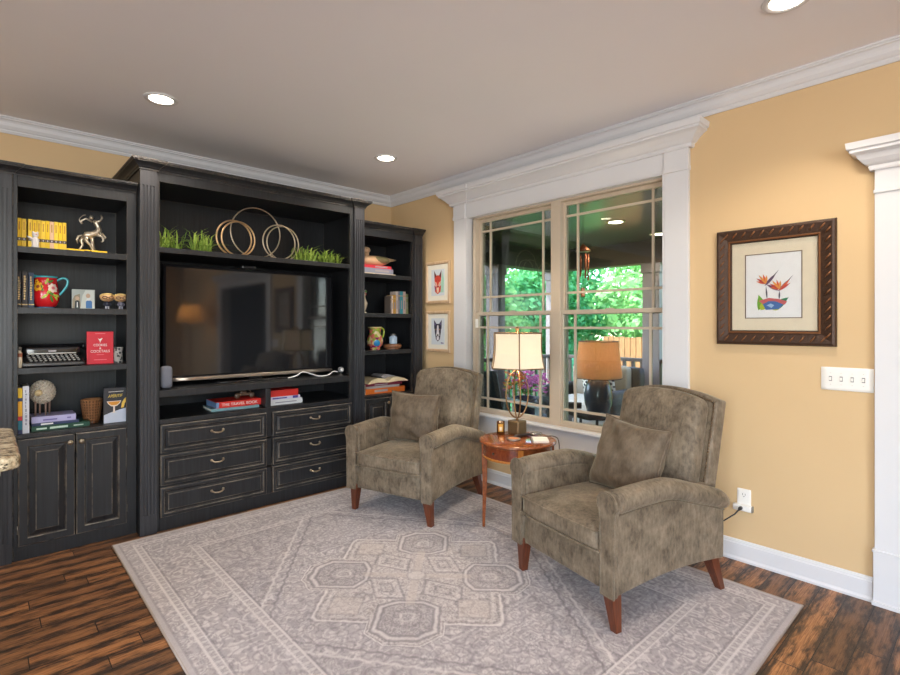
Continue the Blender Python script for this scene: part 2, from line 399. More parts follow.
# ---- two double-hung windows with prairie grilles
def window(name, y0, y1):
    """y0 is the edge nearest the back wall"""
    r = thing(name, None, None, (.06, (y0 + y1) / 2, .6), kind='structure')
    z0, z1, zm = .607, 2.395, 1.50
    f = MB()
    a, b = max(y0, y1), min(y0, y1)
    f.box((.03, a, z0), (.14, a - .035, z1)).box((.03, b, z0), (.14, b + .035, z1)).box((.03, a, z1 - .022), (.14, b, z1)).box((.03, a, z0), (.14, b, z0 + .012))
    f.build('window_frame', TAN, r, bevel=.002)
    def sash(nm, za, zb, x, mz):
        s = MB(); g0, g1 = a - .062, b + .062; q = .03
        s.box((x, a - .03, za), (x + .034, g0, zb)).box((x, b + .03, za), (x + .034, g1, zb)).box((x, g0, zb - q), (x + .034, g1, zb)).box((x, g0, za), (x + .034, g1, za + q))
        o = s.build(nm, TAN, r, bevel=.003)
        k = MB()
        for yy in (g0 - .104, g1 + .104): k.box((x + .010, yy - .009, za + q - .004), (x + .024, yy + .009, zb - q + .004))
        k.box((x + .011, g0 + .004, mz[0] - .009), (x + .023, g1 - .004, mz[0] + .009)).box((x + .011, g0 + .004, mz[1] - .009), (x + .023, g1 - .004, mz[1] + .009))
        k.build('muntin_grille', TAN, o)
        MB().box((x + .0155, g0 + .003, za + q - .003), (x + .0185, g1 - .003, zb - q + .003)).build('glass_pane', GLASS, o)
    sash('upper_sash', zm - .015, z1 - .02, .078, (1.655, 2.262))
    sash('lower_sash', z0 + .010, zm + .015, .040, (.735, 1.378))
    MB().box((.036, (a + b) / 2 - .03, zm + .013), (.05, (a + b) / 2 + .03, zm + .024)).build('sash_lock', TAN, r)
    e = a - .045 if name == 'window_1' else b + .045
    MB().box((.03, e - .014, 1.375), (.045, e + .014, 1.455)).build('sash_latch', WHITEP, r)
window('window_1', -1.242, -2.166)
window('window_2', -2.168, -3.104)
struct(MB().box((.028, -2.122, .60), (.145, -2.212, 2.40)), 'trim_3', TAN, bevel=.003)
# ---- cased opening at the right edge
door = thing('door_1', None, None, (0, -5.25, 0), kind='structure')
for y0, y1 in ((-4.14, -4.30), (-6.40, -6.56)):
    MB().box((0, y0, .27), (-.03, y1, 2.18)).box((0, y0 + .004, 2.060), (-.04, y1 - .004, 2.076)).build('casing_pilaster', WHITE, door, bevel=.002)
    p = MB().box((0, y0 + .006, 0), (-.036, y1 - .006, .262)).box((0, y0 + .01, .262), (-.04, y1 - .01, .275)).box((0, y0 + .01, 0), (-.05, y1 - .01, .02))
    p.build('plinth_block', WHITE, door, bevel=.003)
MB().box((0, -4.14, 2.08), (-.028, -6.56, 2.20)).build('frieze', WHITE, door)
CO2 = [(0, 2.175), (.012, 2.175), (.016, 2.185), (.016, 2.198), (.03, 2.206), (.048, 2.226), (.062, 2.25), (.084, 2.262), (.084, 2.275), (.094, 2.28), (.098, 2.312), (0, 2.312)]
MB().sweep(CO2, [(0, -4.135), (-.03, -4.135), (-.03, -6.565), (0, -6.565)], 1).build('cornice', WHITE, door)
MB().box((.0, -4.30, 0), (.15, -4.312, 2.1)).box((.0, -6.4, 0), (.15, -6.388, 2.1)).box((0, -4.3, 2.09), (.15, -6.4, 2.10)).build('jamb', WHITE, door)
# assumed windows behind the camera, put in to frame the added fill lights
for nm, f in (('assumed_window_3', lambda a, z, d: (-6.3 + a * 3.4, -9.05 + d, z)), ('assumed_window_4', lambda a, z, d: (-7.05 + d, -6.9 + a * 2.6, z))):
    k = MB()
    for a0, a1, z0, z1 in ((0, .02, .4, 2.7), (.98, 1, .4, 2.7), (.49, .51, .4, 2.7), (0, 1, .4, .46), (0, 1, 2.64, 2.7), (0, 1, 1.52, 1.58)):
        k.box(f(a0, z0, -.03), f(a1, z1, .03))
    struct(k, nm, WHITE)
# ---- recessed ceiling lights
LENS = M('lit_can_lens', (1, .93, .82), .5, emit=((1, .86, .68), 14))
def can(x, y, label):
    t = thing('recessed_light', label, 'ceiling light', (x, y, H), group='recessed ceiling lights')
    MB().lathe([(.066, -.001), (.070, -.006), (.088, -.008), (.094, -.004), (.096, 0)], (x, y, H), 32, caps=False).build('trim_ring', WHITE, t)
    MB().lathe([(.002, -.006), (.05, -.0055), (.067, -.003)], (x, y, H), 32).build('lens', LENS, t)
    l = lamp('can_beam', 'SPOT', (x, y, H - .03), 52, (1, .87, .72), aim=(x, y, 0), spot_size=2.3, spot_blend=.6, shadow_soft_size=.07)
can(-2.511, -1.047, 'recessed ceiling light in front of the left bookcase, farthest from the window')
can(-.835, -1.075, 'recessed ceiling light near the corner where the black cabinets meet the window wall')
can(-.772, -3.947, 'recessed ceiling light cut by the top edge of the photo, above the large framed picture')
for x, y in ((-2.5, -3.95), (-4.2, -1.05), (-4.2, -3.95), (-2.5, -6.8)):
    lamp('can_beam', 'SPOT', (x, y, H - .03), 52, (1, .87, .72), aim=(x, y, 0), spot_size=2.3, spot_blend=.6, shadow_soft_size=.07)
# ---- switch plate and outlet
sw = thing('light_switch_plate', 'white four-gang light switch plate on the tan wall beside the door casing', 'light switch', (0, -4.024, 1.055))
MB().rbox((-.003, -4.024, 1.116), (.003, .110, .061), .0025, 6).build('cover_plate', WHITEP, sw)
for k in range(4):
    y = -3.955 - k * .046
    g = MB().box((-.006, y - .0042, 1.108), (-.016, y + .0042, 1.124)); g.build('toggle', WHITEP, sw); MB().box((-.0055, y - .0065, 1.103), (-.0063, y + .0065, 1.129)).build('toggle_slot', M('slot_grey', srgb(120, 120, 122), .6), sw)
    [MB().cyl((-.0062, y, zz), .003, .001, 8).build('screw', GREYM, sw) for zz in (1.146, 1.085)]
ou = thing('wall_outlet', 'white duplex wall outlet low on the tan wall behind the right armchair', 'outlet', (0, -3.538, .335))
MB().rbox((-.003, -3.538, .372), (.003, .037, .058), .0025, 6).build('cover_plate', WHITEP, ou)
DARK = M('dark_slot', (.02, .02, .02), .6)
g = MB()
for z in (.392,):
    g.box((-.0055, -3.530, z), (-.0066, -3.532, z + .011)).box((-.0055, -3.544, z), (-.0066, -3.546, z + .011)).cyl((-.006, -3.538, z - .008), .003, .003, 8)
g.build('receptacle_slots', DARK, ou)
ad = thing('plug_adapter', 'grey and white multi-plug adapter with black plug in the wall outlet', 'adapter', (0, -3.535, .302))
MB().rbox((-.019, -3.535, .322), (.013, .050, .018), .004, 6).build('adapter_body', WHITEP, ad)
MB().rbox((-.019, -3.587, .322), (.012, .004, .017), .002, 4).build('end_cap', GREYM, ad)
MB().tube([(-.032, -3.53, .322), (-.05, -3.53, .322), (-.06, -3.527, .315)], [.011, .010, .005], 10).build('plug', BLKP, ad)
solo(MB().tube([(-.058, -3.527, .316), (-.075, -3.51, .29), (-.10, -3.46, .245), (-.12, -3.40, .215), (-.11, -3.3, .12), (-.10, -3.2, .03), (-.09, -3.0, .008), (-.09, -2.7, .008)], .004), 'power_cord', BLKP, 'black power cord hanging from the outlet to behind the right armchair', 'cord', (-.09, -2.7, 0))
# ---------------------------------------------------------------- black cabinetry
def pilaster(X0, X1, yf, z0, z1, f0, f1, n=4):
    """fluted pilaster: flutes run from f0 to f1, plain block above and below"""
    a, b = min(X0, X1), max(X0, X1); p = MB(); w = b - a; d = .007
    p.box((a, yf + .035, z0), (b, yf + d, z1))
    p.box((a, yf + d, z0), (b, yf, f0)).box((a, yf + d, f1), (b, yf, z1))
    m = .016; gw = .008; rib = (w - 2 * m - n * gw) / (n - 1) if n > 1 else 0
    x = a
    edges = [(a, a + m)] + [(a + m + gw * (i + 1) + rib * i, a + m + gw * (i + 1) + rib * (i + 1)) for i in range(n - 1)] + [(b - m, b)]
    for e0, e1 in edges: p.box((e0, yf + d, f0), (e1, yf, f1))
    return p
def raised(x0, x1, z0, z1, yf, th=.020):
    f = lambda u, v, o: (u, yf - o, v)
    return MB().panel(x0, x1, z0, z1, [(0, -.001), (0, th - .005, 1), (.005, th), (.042, th, 1), (.048, th - .007), (.052, th - .011), (.058, th - .010), (.080, th - .001, 1), (.085, th + .002)], f)
def drawer_front(x0, x1, z0, z1, yf, th=.020):
    f = lambda u, v, o: (u, yf - o, v)
    return MB().panel(x0, x1, z0, z1, [(0, -.001), (0, th - .006, 1), (.005, th - .001), (.011, th), (.022, th, 1), (.027, th - .006), (.034, th - .009), (.046, th - .001, 1), (.051, th + .002)], f)
CRS = [(0, 0), (.006, 0), (.006, .010), (.012, .014), (.016, .022), (.030, .034), (.044, .042), (.044, .048), (.05, .05), (.05, .062), (0, .062)]
def knob(x, y, z, par):
    k = MB(); k.M = Matrix.Translation((x, y, z)) @ Matrix.Rotation(PI / 2, 4, 'X')
    k.lathe([(.006, 0), (.005, .010), (.013, .014), (.016, .020), (.012, .026), (.001, .028)], n=16); k.build('knob', PEWTER, par)
def pull(x, y, z, par, w=.040):
    k = MB()
    k.tube([(x - w, y, z + .006), (x - w, y - .016, z + .004), (x - w * .6, y - .024, z - .004), (x, y - .026, z - .007), (x + w * .6, y - .024, z - .004), (x + w, y - .016, z + .004), (x + w, y, z + .006)], [.006, .006, .0055, .0065, .0055, .006, .006], 8)
    k.ell((x - w, y - .003, z + .006), (.010, .005, .010), 10, 6).ell((x + w, y - .003, z + .006), (.010, .005, .010), 10, 6)
    k.build('pull', PEWTER, par)
def side_bookcase(xb, sg, label, tops, pil_w):
    yf = -.63; X = lambda s: xb + sg * s
    B = thing('bookcase', label, 'bookcase', (X(.37), -.33, 0))
    def bx(k, s0, s1, y0, y1, z0, z1): k.box((X(s0), y0, z0), (X(s1), y1, z1))
    c = MB()
    bx(c, .002, .020, -.03, yf + .03, .0, 2.29); bx(c, .72, .738, -.03, yf + .03, 0, 2.29)
    bx(c, .002, .738, -.012, -.03, 0, 2.29); bx(c, .02, .72, -.03, yf + .03, 2.245, 2.29); bx(c, .02, .72, -.03, yf + .05, 0, .06)
    c.build('carcass', BLACK, B)
    c = MB()
    bx(c, 0.002, .057, yf + .03, yf, 0, 2.29); bx(c, .612, .740, yf + .03, yf + .006, 0, 2.29); bx(c, .612, .632, yf + .03, yf, 0, 2.29)
    bx(c, .057, .612, yf + .03, yf, 2.222, 2.29); bx(c, .057, .612, yf + .03, yf, 0, .086)
    c.build('face_frame', BLACK, B, bevel=.002)
    pilaster(X(.638), X(.738), yf - .012, 0, 2.29, .12, 2.20).build('pilaster', BLACK2, B)
    c = MB()
    prof = [(o, 2.285 + z) for o, z in CRS]
    pts = [(X(0.003), yf), (X(.632), yf), (X(.632), yf - .012), (X(.741), yf - .012)]
    c.sweep(prof, pts, 1 if sg > 0 else -1); c.box((X(.003), -.012, 2.29), (X(.738), yf, 2.345))
    c.build('crown', BLACK, B)
    c = MB(); bx(c, .02, .72, -.03, yf + .03, .712, .748); bx(c, .05, .625, yf + .03, yf - .012, .734, .748); bx(c, .055, .62, yf + .03, yf - .004, .722, .736)
    c.build('counter_shelf', BLACK, B, bevel=.003)
    for z in tops:
        c = MB(); bx(c, .021, .719, -.031, yf + .04, z - .022, z); bx(c, .057, .612, yf + .04, yf + .006, z - .037, z); c.build('shelf', BLACK, B, bevel=.002)
    for a, b, kx in ((.060, .332, .306), (.338, .610, .364)):
        x0, x1 = sorted((X(a), X(b)))
        d = raised(x0, x1, .088, .720, yf).build('door', [BLACK, WORN], B)
        knob(X(kx), yf - .020, .672, d)
        [MB().cyl((X(.0585 if a < .2 else .6115), yf - .006, zz), .004, .05, 8).build('hinge', GREYM, d) for zz in (.16, .60)]
    return B
side_bookcase(-2.561, -1, 'black painted bookcase left of the television unit, with typewriter and yellow books', (1.870, 1.505, 1.142), .1)
side_bookcase(-.820, 1, 'narrow-looking black bookcase in the corner right of the television unit, holding a duck decoy', (1.877, 1.510, 1.162), .1)

U = thing('media_cabinet', 'tall wide black media cabinet with six drawers holding the television', 'cabinet', (-1.69, -.36, 0))
yf = -.712
c = MB()
c.box((-2.559, -.03, 0), (-2.541, yf + .03, 2.44)).box((-.84, -.03, 0), (-.822, yf + .03, 2.44)).box((-2.559, -.012, 0), (-.822, -.03, 2.44)).box((-2.541, -.03, 2.40), (-.84, yf + .03, 2.44)).box((-2.541, -.03, .0), (-.84, yf + .05, .06))
c.build('carcass', BLACK, U)
c = MB()
c.box((-2.465, yf + .03, 0), (-2.443, yf, 2.44)).box((-.961, yf + .03, 0), (-.920, yf, 2.44)).box((-2.443, yf + .03, 2.372), (-.961, yf, 2.44))
c.box((-2.443, yf + .03, 0), (-.961, yf, .092)).box((-2.443, yf + .03, .726), (-.961, yf, .757))
c.box((-1.706, yf + .03, .09), (-1.664, yf, .73)).box((-1.709, -.03, .757), (-1.669, yf, .905))
for z in (.525, .303): c.box((-2.443, yf + .03, z - .010), (-.961, yf, z + .010))
c.build('face_frame', BLACK, U, bevel=.002)
for a, b in ((-2.561, -2.461), (-.924, -.820)):
    pilaster(a, b, -.728, 0, 2.44, .13, 2.33).build('pilaster', BLACK2, U)
c = MB(); prof = [(o, 2.432 + z * 1.08) for o, z in CRS]
c.sweep(prof, [(-2.563, -.012), (-2.563, -.728), (-2.457, -.728), (-2.457, yf), (-.928, yf), (-.928, -.728), (-.818, -.728), (-.818, -.012)], 1); c.M = Matrix.Identity(4)
c.box((-2.56, -.012, 2.44), (-.822, yf, 2.497)).build('crown', BLACK, U)
for z, t in ((1.930, .036), (.955, .048), (.757, .02)):
    MB().box((-2.541, -.031, z - .02), (-.84, yf + .03, z)).box((-2.443, yf + .03, z - t), (-.961, yf + .002, z)).build('shelf', BLACK, U, bevel=.003)
for x0, x1 in ((-2.441, -1.709), (-1.661, -.948)):
    for z0, z1 in ((.532, .722), (.311, .517), (.096, .296)):
        d = drawer_front(x0, x1, z0, z1, yf).build('drawer', [BLACK, WORN], U)
        pull((x0 + x1) / 2, yf - .021, (z0 + z1) / 2 + .008, d)

# ---------------------------------------------------------------- television and what stands beside it
T = thing('television', 'large flat-screen television in the black media cabinet', 'television', (-1.69, -.46, .955))
TVB = M('tv_bezel', (.012, .012, .014), .18, var=(20, .1))
MB().rbox((-1.688, -.468, 1.415), (.683, .028, .428), .008, 8).build('housing', TVB, T)
MB().box((-2.352, -.4955, 1.028), (-1.024, -.4975, 1.822)).build('screen', mat_tv(), T)
MB().rbox((-1.688, -.470, 1.000), (.676, .034, .014), .006, 6).build('bottom_bar', M('tv_silver_bar', srgb(170, 158, 146), .25, metal=.7), T)
MB().rbox((-1.688, -.45, .9615), (.33, .11, .006), .005, 6).box((-1.74, -.47, .96), (-1.64, -.44, 1.02)).build('stand', TVB, T)
sb = thing('sensor_bar', 'small black camera sensor bar on top of the television', 'camera', (-1.75, -.468, 1.843))
MB().rbox((-1.75, -.468, 1.863), (.058, .020, .012), .005, 6).build('bar_body', BLKP, sb)
MB().box((-1.77, -.475, 1.843), (-1.73, -.46, 1.853)).build('foot', BLKP, sb)
MB().lathe([(.007, 0), (.006, .0015), (.001, .002)], n=12).build('lens', M('camera_lens', (.03, .03, .05), .1), sb, local=True).matrix_local = Matrix.Translation((.03, -.0205, .020)) @ Matrix.Rotation(PI / 2, 4, 'X')
sp = thing('smart_speaker', 'grey fabric smart speaker at the left end of the television shelf', 'speaker', (-2.40, -.655, .955))
MB().rbox((-2.388, -.650, 1.040), (.036, .036, .076), .024, 10).build('fabric_body', M('speaker_fabric', srgb(108, 110, 120), .9, var=(260, .25)), sp)
MB().rbox((-2.388, -.650, .9595), (.030, .030, .004), .003, 6).build('base', BLKP, sp)
sc_ = thing('security_camera', 'small round camera with a white ring at the right end of the television shelf', 'camera', (-.985, -.60, .955))
MB().lathe([(.022, 0), (.022, .004), (.006, .008), (.005, .03)], (-.985, -.60, .955), 16).build('stand', GREYM, sc_)
MB().ell((-.985, -.60, 1.005), .026, 16, 12).build('ball', M('cam_grey', srgb(120, 120, 122), .4), sc_)
k = MB(); k.M = Matrix.Translation((-.985, -.624, 1.005)) @ Matrix.Rotation(PI / 2, 4, 'X'); k.lathe([(.014, -.004), (.016, .002), (.012, .004), (.002, .003)], n=16); k.build('lens_ring', WHITEP, sc_)
def smooth(pts, n=8):
    out = []; P = [Vector(p) for p in pts]
    for i in range(len(P) - 1):
        p0, p1, p2, p3 = P[max(i - 1, 0)], P[i], P[i + 1], P[min(i + 2, len(P) - 1)]
        for k in range(n):
            t = k / n
            out.append(tuple(.5 * ((2 * p1) + (-p0 + p2) * t + (2 * p0 - 5 * p1 + 4 * p2 - p3) * t * t + (-p0 + 3 * p1 - 3 * p2 + p3) * t ** 3)))
    return out + [tuple(P[-1])]
solo(MB().tube(smooth([(-1.01, -.59, .985), (-1.06, -.60, .992), (-1.12, -.61, .965), (-1.20, -.60, .962), (-1.27, -.60, .985), (-1.34, -.59, 1.005), (-1.40, -.58, .975), (-1.46, -.56, .960)]), .0048, 8), 'camera_cable', WHITEP, 'white cable lying on the television shelf beside the small round camera', 'cable', (-1.25, -.60, .955))
# ---------------------------------------------------------------- books
def cm(name, r, g, b, rough=.5, **k): return M(name, srgb(r, g, b), rough, **k)
def book(label, x0, x1, yfront, depth, z0, z1, cover, group=None, spine='front', rz=0.0):
    """upright or flat book; the pages show on the sides away from the spine. spine: 'front' (spine faces -y, upright)
    'flat' (lies flat, spine faces -y), 'cover' (front cover faces -y)"""
    b = thing('book', label, 'book', ((x0 + x1) / 2, yfront + depth / 2, z0), rz, group)
    w, h, c = x1 - x0, z1 - z0, .0022
    m, p = MB(), MB(); hx, hd = w / 2, depth / 2
    if spine == 'front':
        m.box((-hx, -hd, 0), (-hx + c, hd, h)).box((hx - c, -hd, 0), (hx, hd, h)).box((-hx, -hd, 0), (hx, -hd + c, h))
        p.box((-hx + c, -hd + c, .004), (hx - c, hd - .004, h - .004))
    elif spine == 'flat':
        m.box((-hx, -hd, 0), (hx, hd, c)).box((-hx, -hd, h - c), (hx, hd, h)).box((-hx, -hd, 0), (hx, -hd + c, h))
        p.box((-hx + .004, -hd + c, c), (hx - .004, hd - .004, h - c))
    else:
        m.box((-hx, -hd, 0), (hx, -hd + c, h)).box((-hx, hd - c, 0), (hx, hd, h)).box((-hx, -hd, 0), (-hx + c, hd, h))
        p.box((-hx + c, -hd + c, .004), (hx - .004, hd - c, h - .004))
    m.build('cover', cover, b, local=True, bevel=.0008); p.build('pages', PAPER, b, local=True)
    return b
def band(b, x0, x1, y, z0, z1, mat, name='spine_band'):
    MB().box((x0, y, z0), (x1, y - .0006, z1)).build(name, mat, b)
YEL = [cm('yellow_a', 236, 196, 20), cm('yellow_b', 224, 184, 40), cm('yellow_c', 240, 204, 60)]
PINKY = cm('faded_pink_yellow', 226, 186, 150); BAND = cm('dark_band', 58, 46, 52); GOLD = cm('gold_text', 206, 170, 100, .35); WTXT = cm('white_text', 240, 238, 232)
SILV = cm('silver_text', 176, 166, 168)
# twelve yellow volumes: two, a gap, then a run of nine
zs = 1.870; pos = [-3.159, -3.137] + [-3.108 + i * .0212 for i in range(9)]
first = None
ordn = ['first', 'second', 'third', 'fourth', 'fifth', 'sixth', 'seventh', 'eighth', 'ninth']
for i, xc in enumerate(pos):
    w = .0198
    mat = PINKY if i == 7 else YEL[i % 3]
    if i == 0: lab = 'yellow book leftmost on the top left shelf, against the cabinet stile'
    elif i == 1: lab = 'yellow book second on the top left shelf, just left of the dark gap'
    elif i == 7: lab = 'faded pinkish book standing among the yellow books on the top left shelf'
    elif i == 10: lab = 'rightmost standing yellow book, next to the flat book under the centaur'
    else: lab = 'yellow book, %s from the left after the dark gap on the top left shelf' % ordn[i - 2]
    b = book(lab, xc - w / 2, xc + w / 2, -.50, .17, zs, zs + .186 - .002 * (i % 2), mat, 'yellow books on the top left shelf')
    band(b, xc - w / 2, xc + w / 2, -.50, zs + .050, zs + .068, BAND)
    MB().box((xc - .004, -.5007, zs + .054), (xc + .004, -.5012, zs + .064)).build('spine_emblem', SILV, b)
    MB().box((xc - .003, -.5002, zs + .115), (xc + .003, -.5008, zs + .165)).build('spine_title', cm('ochre_text', 176, 128, 30), b)
b = book('flat yellow book lying under the silver centaur', -2.93, -2.715, -.545, .15, zs, zs + .019, YEL[0], spine='flat')
MB().box((-2.84, -.5452, zs + .006), (-2.80, -.5457, zs + .013)).build('spine_title', BAND, b)

# ---- three dark books beside the pitcher
zs = 1.505
for xc, w, h, mt, lab in ((-3.161, .020, .218, cm('dark_book_a', 28, 26, 30), 'black book with gold title, leftmost beside the red floral pitcher'),
                          (-3.134, .026, .222, cm('dark_book_b', 40, 30, 30), 'brown-black book with gold title between the black and the blue book'),
                          (-3.104, .026, .218, cm('navy_book', 40, 56, 84), 'navy blue book with gold title touching the red floral pitcher')):
    b = book(lab, xc - w / 2, xc + w / 2, -.52, .17, zs, zs + h, mt, 'dark books beside the pitcher')
    band(b, xc - w / 2, xc + w / 2, -.52, zs + .018, zs + .024, GOLD)
    k = MB(); random.seed(int(abs(xc) * 1000))
    z = zs + .05
    while z < zs + h - .03:
        d = random.uniform(.007, .014); k.box((xc - .006, -.5202, z), (xc + .006 * random.uniform(.2, 1), -.5208, z + d)); z += d + .004
    k.build('spine_title', GOLD, b)
# ---- third shelf: red cookbook standing cover out
zs = 1.142
b = book('red cookbook with white lettering standing cover-out beside the typewriter', -2.823, -2.676, -.52, .022, zs, zs + .214, cm('red_cover', 214, 22, 48, .4), spine='cover')
RX = -2.7495
lettering('COOKIES', .074, (RX, -.5203, zs + .125), WTXT, b, 'title', height=.016)
lettering('&', .011, (RX, -.5203, zs + .104), WTXT, b, 'title')
lettering('COCKTAILS', .106, (RX, -.5203, zs + .084), WTXT, b, 'title', height=.016)
MB().box((RX - .028, -.5202, zs + .199), (RX + .028, -.5206, zs + .203)).box((RX - .035, -.5202, zs + .026), (RX + .035, -.5206, zs + .030)).box((RX - .02, -.5202, zs + .06), (RX + .02, -.5206, zs + .063)).build('small_print', cm('pink_text', 236, 120, 130), b)
k = MB(); k.loft([[(RX + u, y, zs + v) for u, v in [(-.013, .170), (-.004, .163), (0, .166), (.013, .172), (.006, .158), (.001, .153), (.001, .142), (-.002, .142), (-.003, .153), (-.008, .160)]] for y in (-.5202, -.5206)], sm=False); k.build('cover_emblem', WTXT, b)
# ---- bottom shelf
zs = .748
b = book('multicoloured thick book standing at the left end of the lowest left shelf', -3.170, -3.150, -.60, .20, zs, zs + .278, cm('navy_cover', 40, 52, 92), 'upright books on the lowest left shelf')
for z0, z1, mt in ((.215, .275, cm('yellow_a', 236, 196, 20)), (.105, .195, cm('orange_yellow', 240, 176, 20)), (.080, .104, cm('red_block', 206, 40, 44)), (.024, .078, cm('teal_block', 26, 118, 140))): band(b, -3.170, -3.150, -.60, zs + z0, zs + z1, mt, 'spine_block')
b = book('pale grey book with faint print standing beside the multicoloured book', -3.148, -3.118, -.60, .20, zs, zs + .284, cm('pale_grey_cover', 206, 206, 212), 'upright books on the lowest left shelf')
k = MB(); random.seed(5); z = .05
while z < .25:
    d = random.uniform(.006, .02); k.box((-3.137, -.6003, zs + z), (-3.137 + random.uniform(.004, .010), -.6008, zs + z + d)); z += d + .006
k.build('spine_print', cm('grey_text', 140, 140, 150), b)
b = book('dark green book at the bottom of the stack under the round sheep', -3.108, -2.815, -.575, .19, zs, zs + .030, cm('dark_green_cover', 16, 70, 52), 'stacked books under the sheep', 'flat', .02)
MB().box((-3.085, -.5805, zs + .010), (-3.035, -.5812, zs + .020)).box((-3.020, -.5800, zs + .008), (-2.930, -.5806, zs + .021)).box((-2.90, -.578, zs + .011), (-2.85, -.5786, zs + .018)).build('spine_title', cm('pale_green_text', 190, 214, 196), b)
b = book('navy book in the middle of the stack under the round sheep', -3.104, -2.87, -.56, .18, zs + .030, zs + .048, cm('navy_cover', 40, 52, 92), 'stacked books under the sheep', 'flat')
MB().box((-3.06, -.5602, zs + .034), (-3.0, -.5607, zs + .043)).build('spine_title', WTXT, b)
b = book('lavender book on top of the stack under the round sheep', -3.105, -2.885, -.56, .18, zs + .048, zs + .086, cm('lavender_cover', 176, 172, 212), 'stacked books under the sheep', 'flat')
MB().box((-3.05, -.5602, zs + .060), (-2.98, -.5607, zs + .068)).box((-2.93, -.5602, zs + .062), (-2.91, -.5607, zs + .070)).build('spine_title', cm('violet_text', 110, 96, 160), b)
b = book('dark aperitif cookbook standing cover-out at the right of the lowest left shelf', -2.737, -2.600, -.565, .022, zs, zs + .232, cm('charcoal_cover', 44, 44, 50, .4), spine='cover')
AX = -2.6685; y = -.5653
lettering('AP\u00c9RITIF', .082, (AX - .004, y, zs + .182), cm('title_yellow', 236, 200, 70), b, 'title', height=.024, font_shear=.2)
MB().box((AX - .042, y, zs + .206), (AX + .042, y - .0004, zs + .209)).build('small_print', WTXT, b)
MB().loft([[(AX + u, yy, zs + v) for u, v in ((-.068, .002), (.068, .002), (.068, .096), (.03, .088), (-.02, .074), (-.068, .056))] for yy in (y, y - .0004)], sm=False).build('cover_tablecloth', cm('cover_pale_blue', 192, 200, 216), b)
g = MB(); yy = y - .0005
def flat(g, poly, y0, t=.0004, mi=0): return g.loft([[(AX + u, y0, zs + v) for u, v in poly], [(AX + u, y0 - t, zs + v) for u, v in poly]], mi, sm=False)
flat(g, [(-.052, .146), (.030, .146), (.022, .128), (.006, .112), (-.006, .110), (-.006, .074), (.004, .068), (-.026, .068), (-.016, .074), (-.016, .110), (-.028, .112), (-.044, .128)], yy).build('cover_glass', cm('cover_glass_tint', 222, 206, 190), b)
flat(MB(), [(-.046, .142), (.024, .142), (.016, .128), (.002, .118), (-.024, .118), (-.038, .128)], yy - .0005).build('cover_drink', cm('cover_orange', 214, 144, 44), b)
flat(MB(), [(.028, .096), (.044, .098), (.050, .126), (.068, .148), (.068, .170), (.050, .160), (.034, .134)], yy - .0002).build('cover_peel', cm('cover_peel_yellow', 240, 196, 84), b)
# ---- cubbies under the television
zs = .757
b = book('thin pale teal book at the bottom of the left cubby stack under the television', -2.075, -1.725, -.625, .24, zs, zs + .020, cm('teal_grey_cover', 120, 158, 164), 'books in the left cubby', 'flat', -.05)
b = book('red travel book with white title in the left cubby under the television', -2.045, -1.700, -.615, .23, zs + .020, zs + .066, cm('bright_red_cover', 214, 40, 30), 'books in the left cubby', 'flat', .0)
lettering('THE TRAVEL BOOK', .27, (-1.870, -.6153, zs + .043), WTXT, b, 'spine_title', height=.021)
MB().box((-2.0452, -.614, zs + .022), (-2.046, -.388, zs + .064)).box((-2.045, -.6152, zs + .022), (-2.025, -.6157, zs + .064)).build('blue_cover_edge', cm('blue_cover', 110, 140, 180), b)
t = thing('toy_motorcycle', 'small dark wooden model vehicle lying on the red travel book', 'figurine', (-1.80, -.52, zs + .066), -.1)
BRN = mat_wood('dark_toy_wood', srgb(58, 42, 34), srgb(110, 84, 64), (20, 60, 60))
for x in (-.055, .055):
    k = MB(); k.M = Matrix.Translation((x, 0, .022)) @ Matrix.Rotation(PI / 2, 4, 'X'); k.lathe([(.006, -.010), (.018, -.010), (.022, -.004), (.022, .004), (.018, .010), (.006, .010)], n=18); k.build('wheel', BRN, t, local=True)
MB().rbox((0, 0, .030), (.058, .010, .010), .006, 6).rbox((-.012, 0, .046), (.026, .012, .009), .007, 6).tube([(.050, 0, .03), (.040, 0, .056), (.03, 0, .062)], .005).build('body', BRN, t, local=True)
b = book('white and grey book at the bottom of the right cubby stack under the television', -1.645, -1.368, -.635, .22, zs, zs + .042, cm('white_grey_cover', 214, 216, 216), 'books in the right cubby', 'flat')
MB().box((-1.60, -.6352, zs + .016), (-1.42, -.6357, zs + .024)).build('spine_title', cm('grey_text', 140, 140, 150), b)
b = book('white and violet book in the middle of the right cubby stack under the television', -1.645, -1.385, -.63, .21, zs + .042, zs + .066, cm('violet_white_cover', 206, 202, 226), 'books in the right cubby', 'flat')
MB().box((-1.45, -.6302, zs + .044), (-1.405, -.6307, zs + .064)).box((-1.62, -.6302, zs + .048), (-1.50, -.6307, zs + .058)).build('spine_block', cm('violet_block', 70, 60, 140), b)
b = book('red book on top of the right cubby stack under the television', -1.645, -1.40, -.625, .20, zs + .066, zs + .118, cm('red_cover_b', 206, 44, 36), 'books in the right cubby', 'flat')
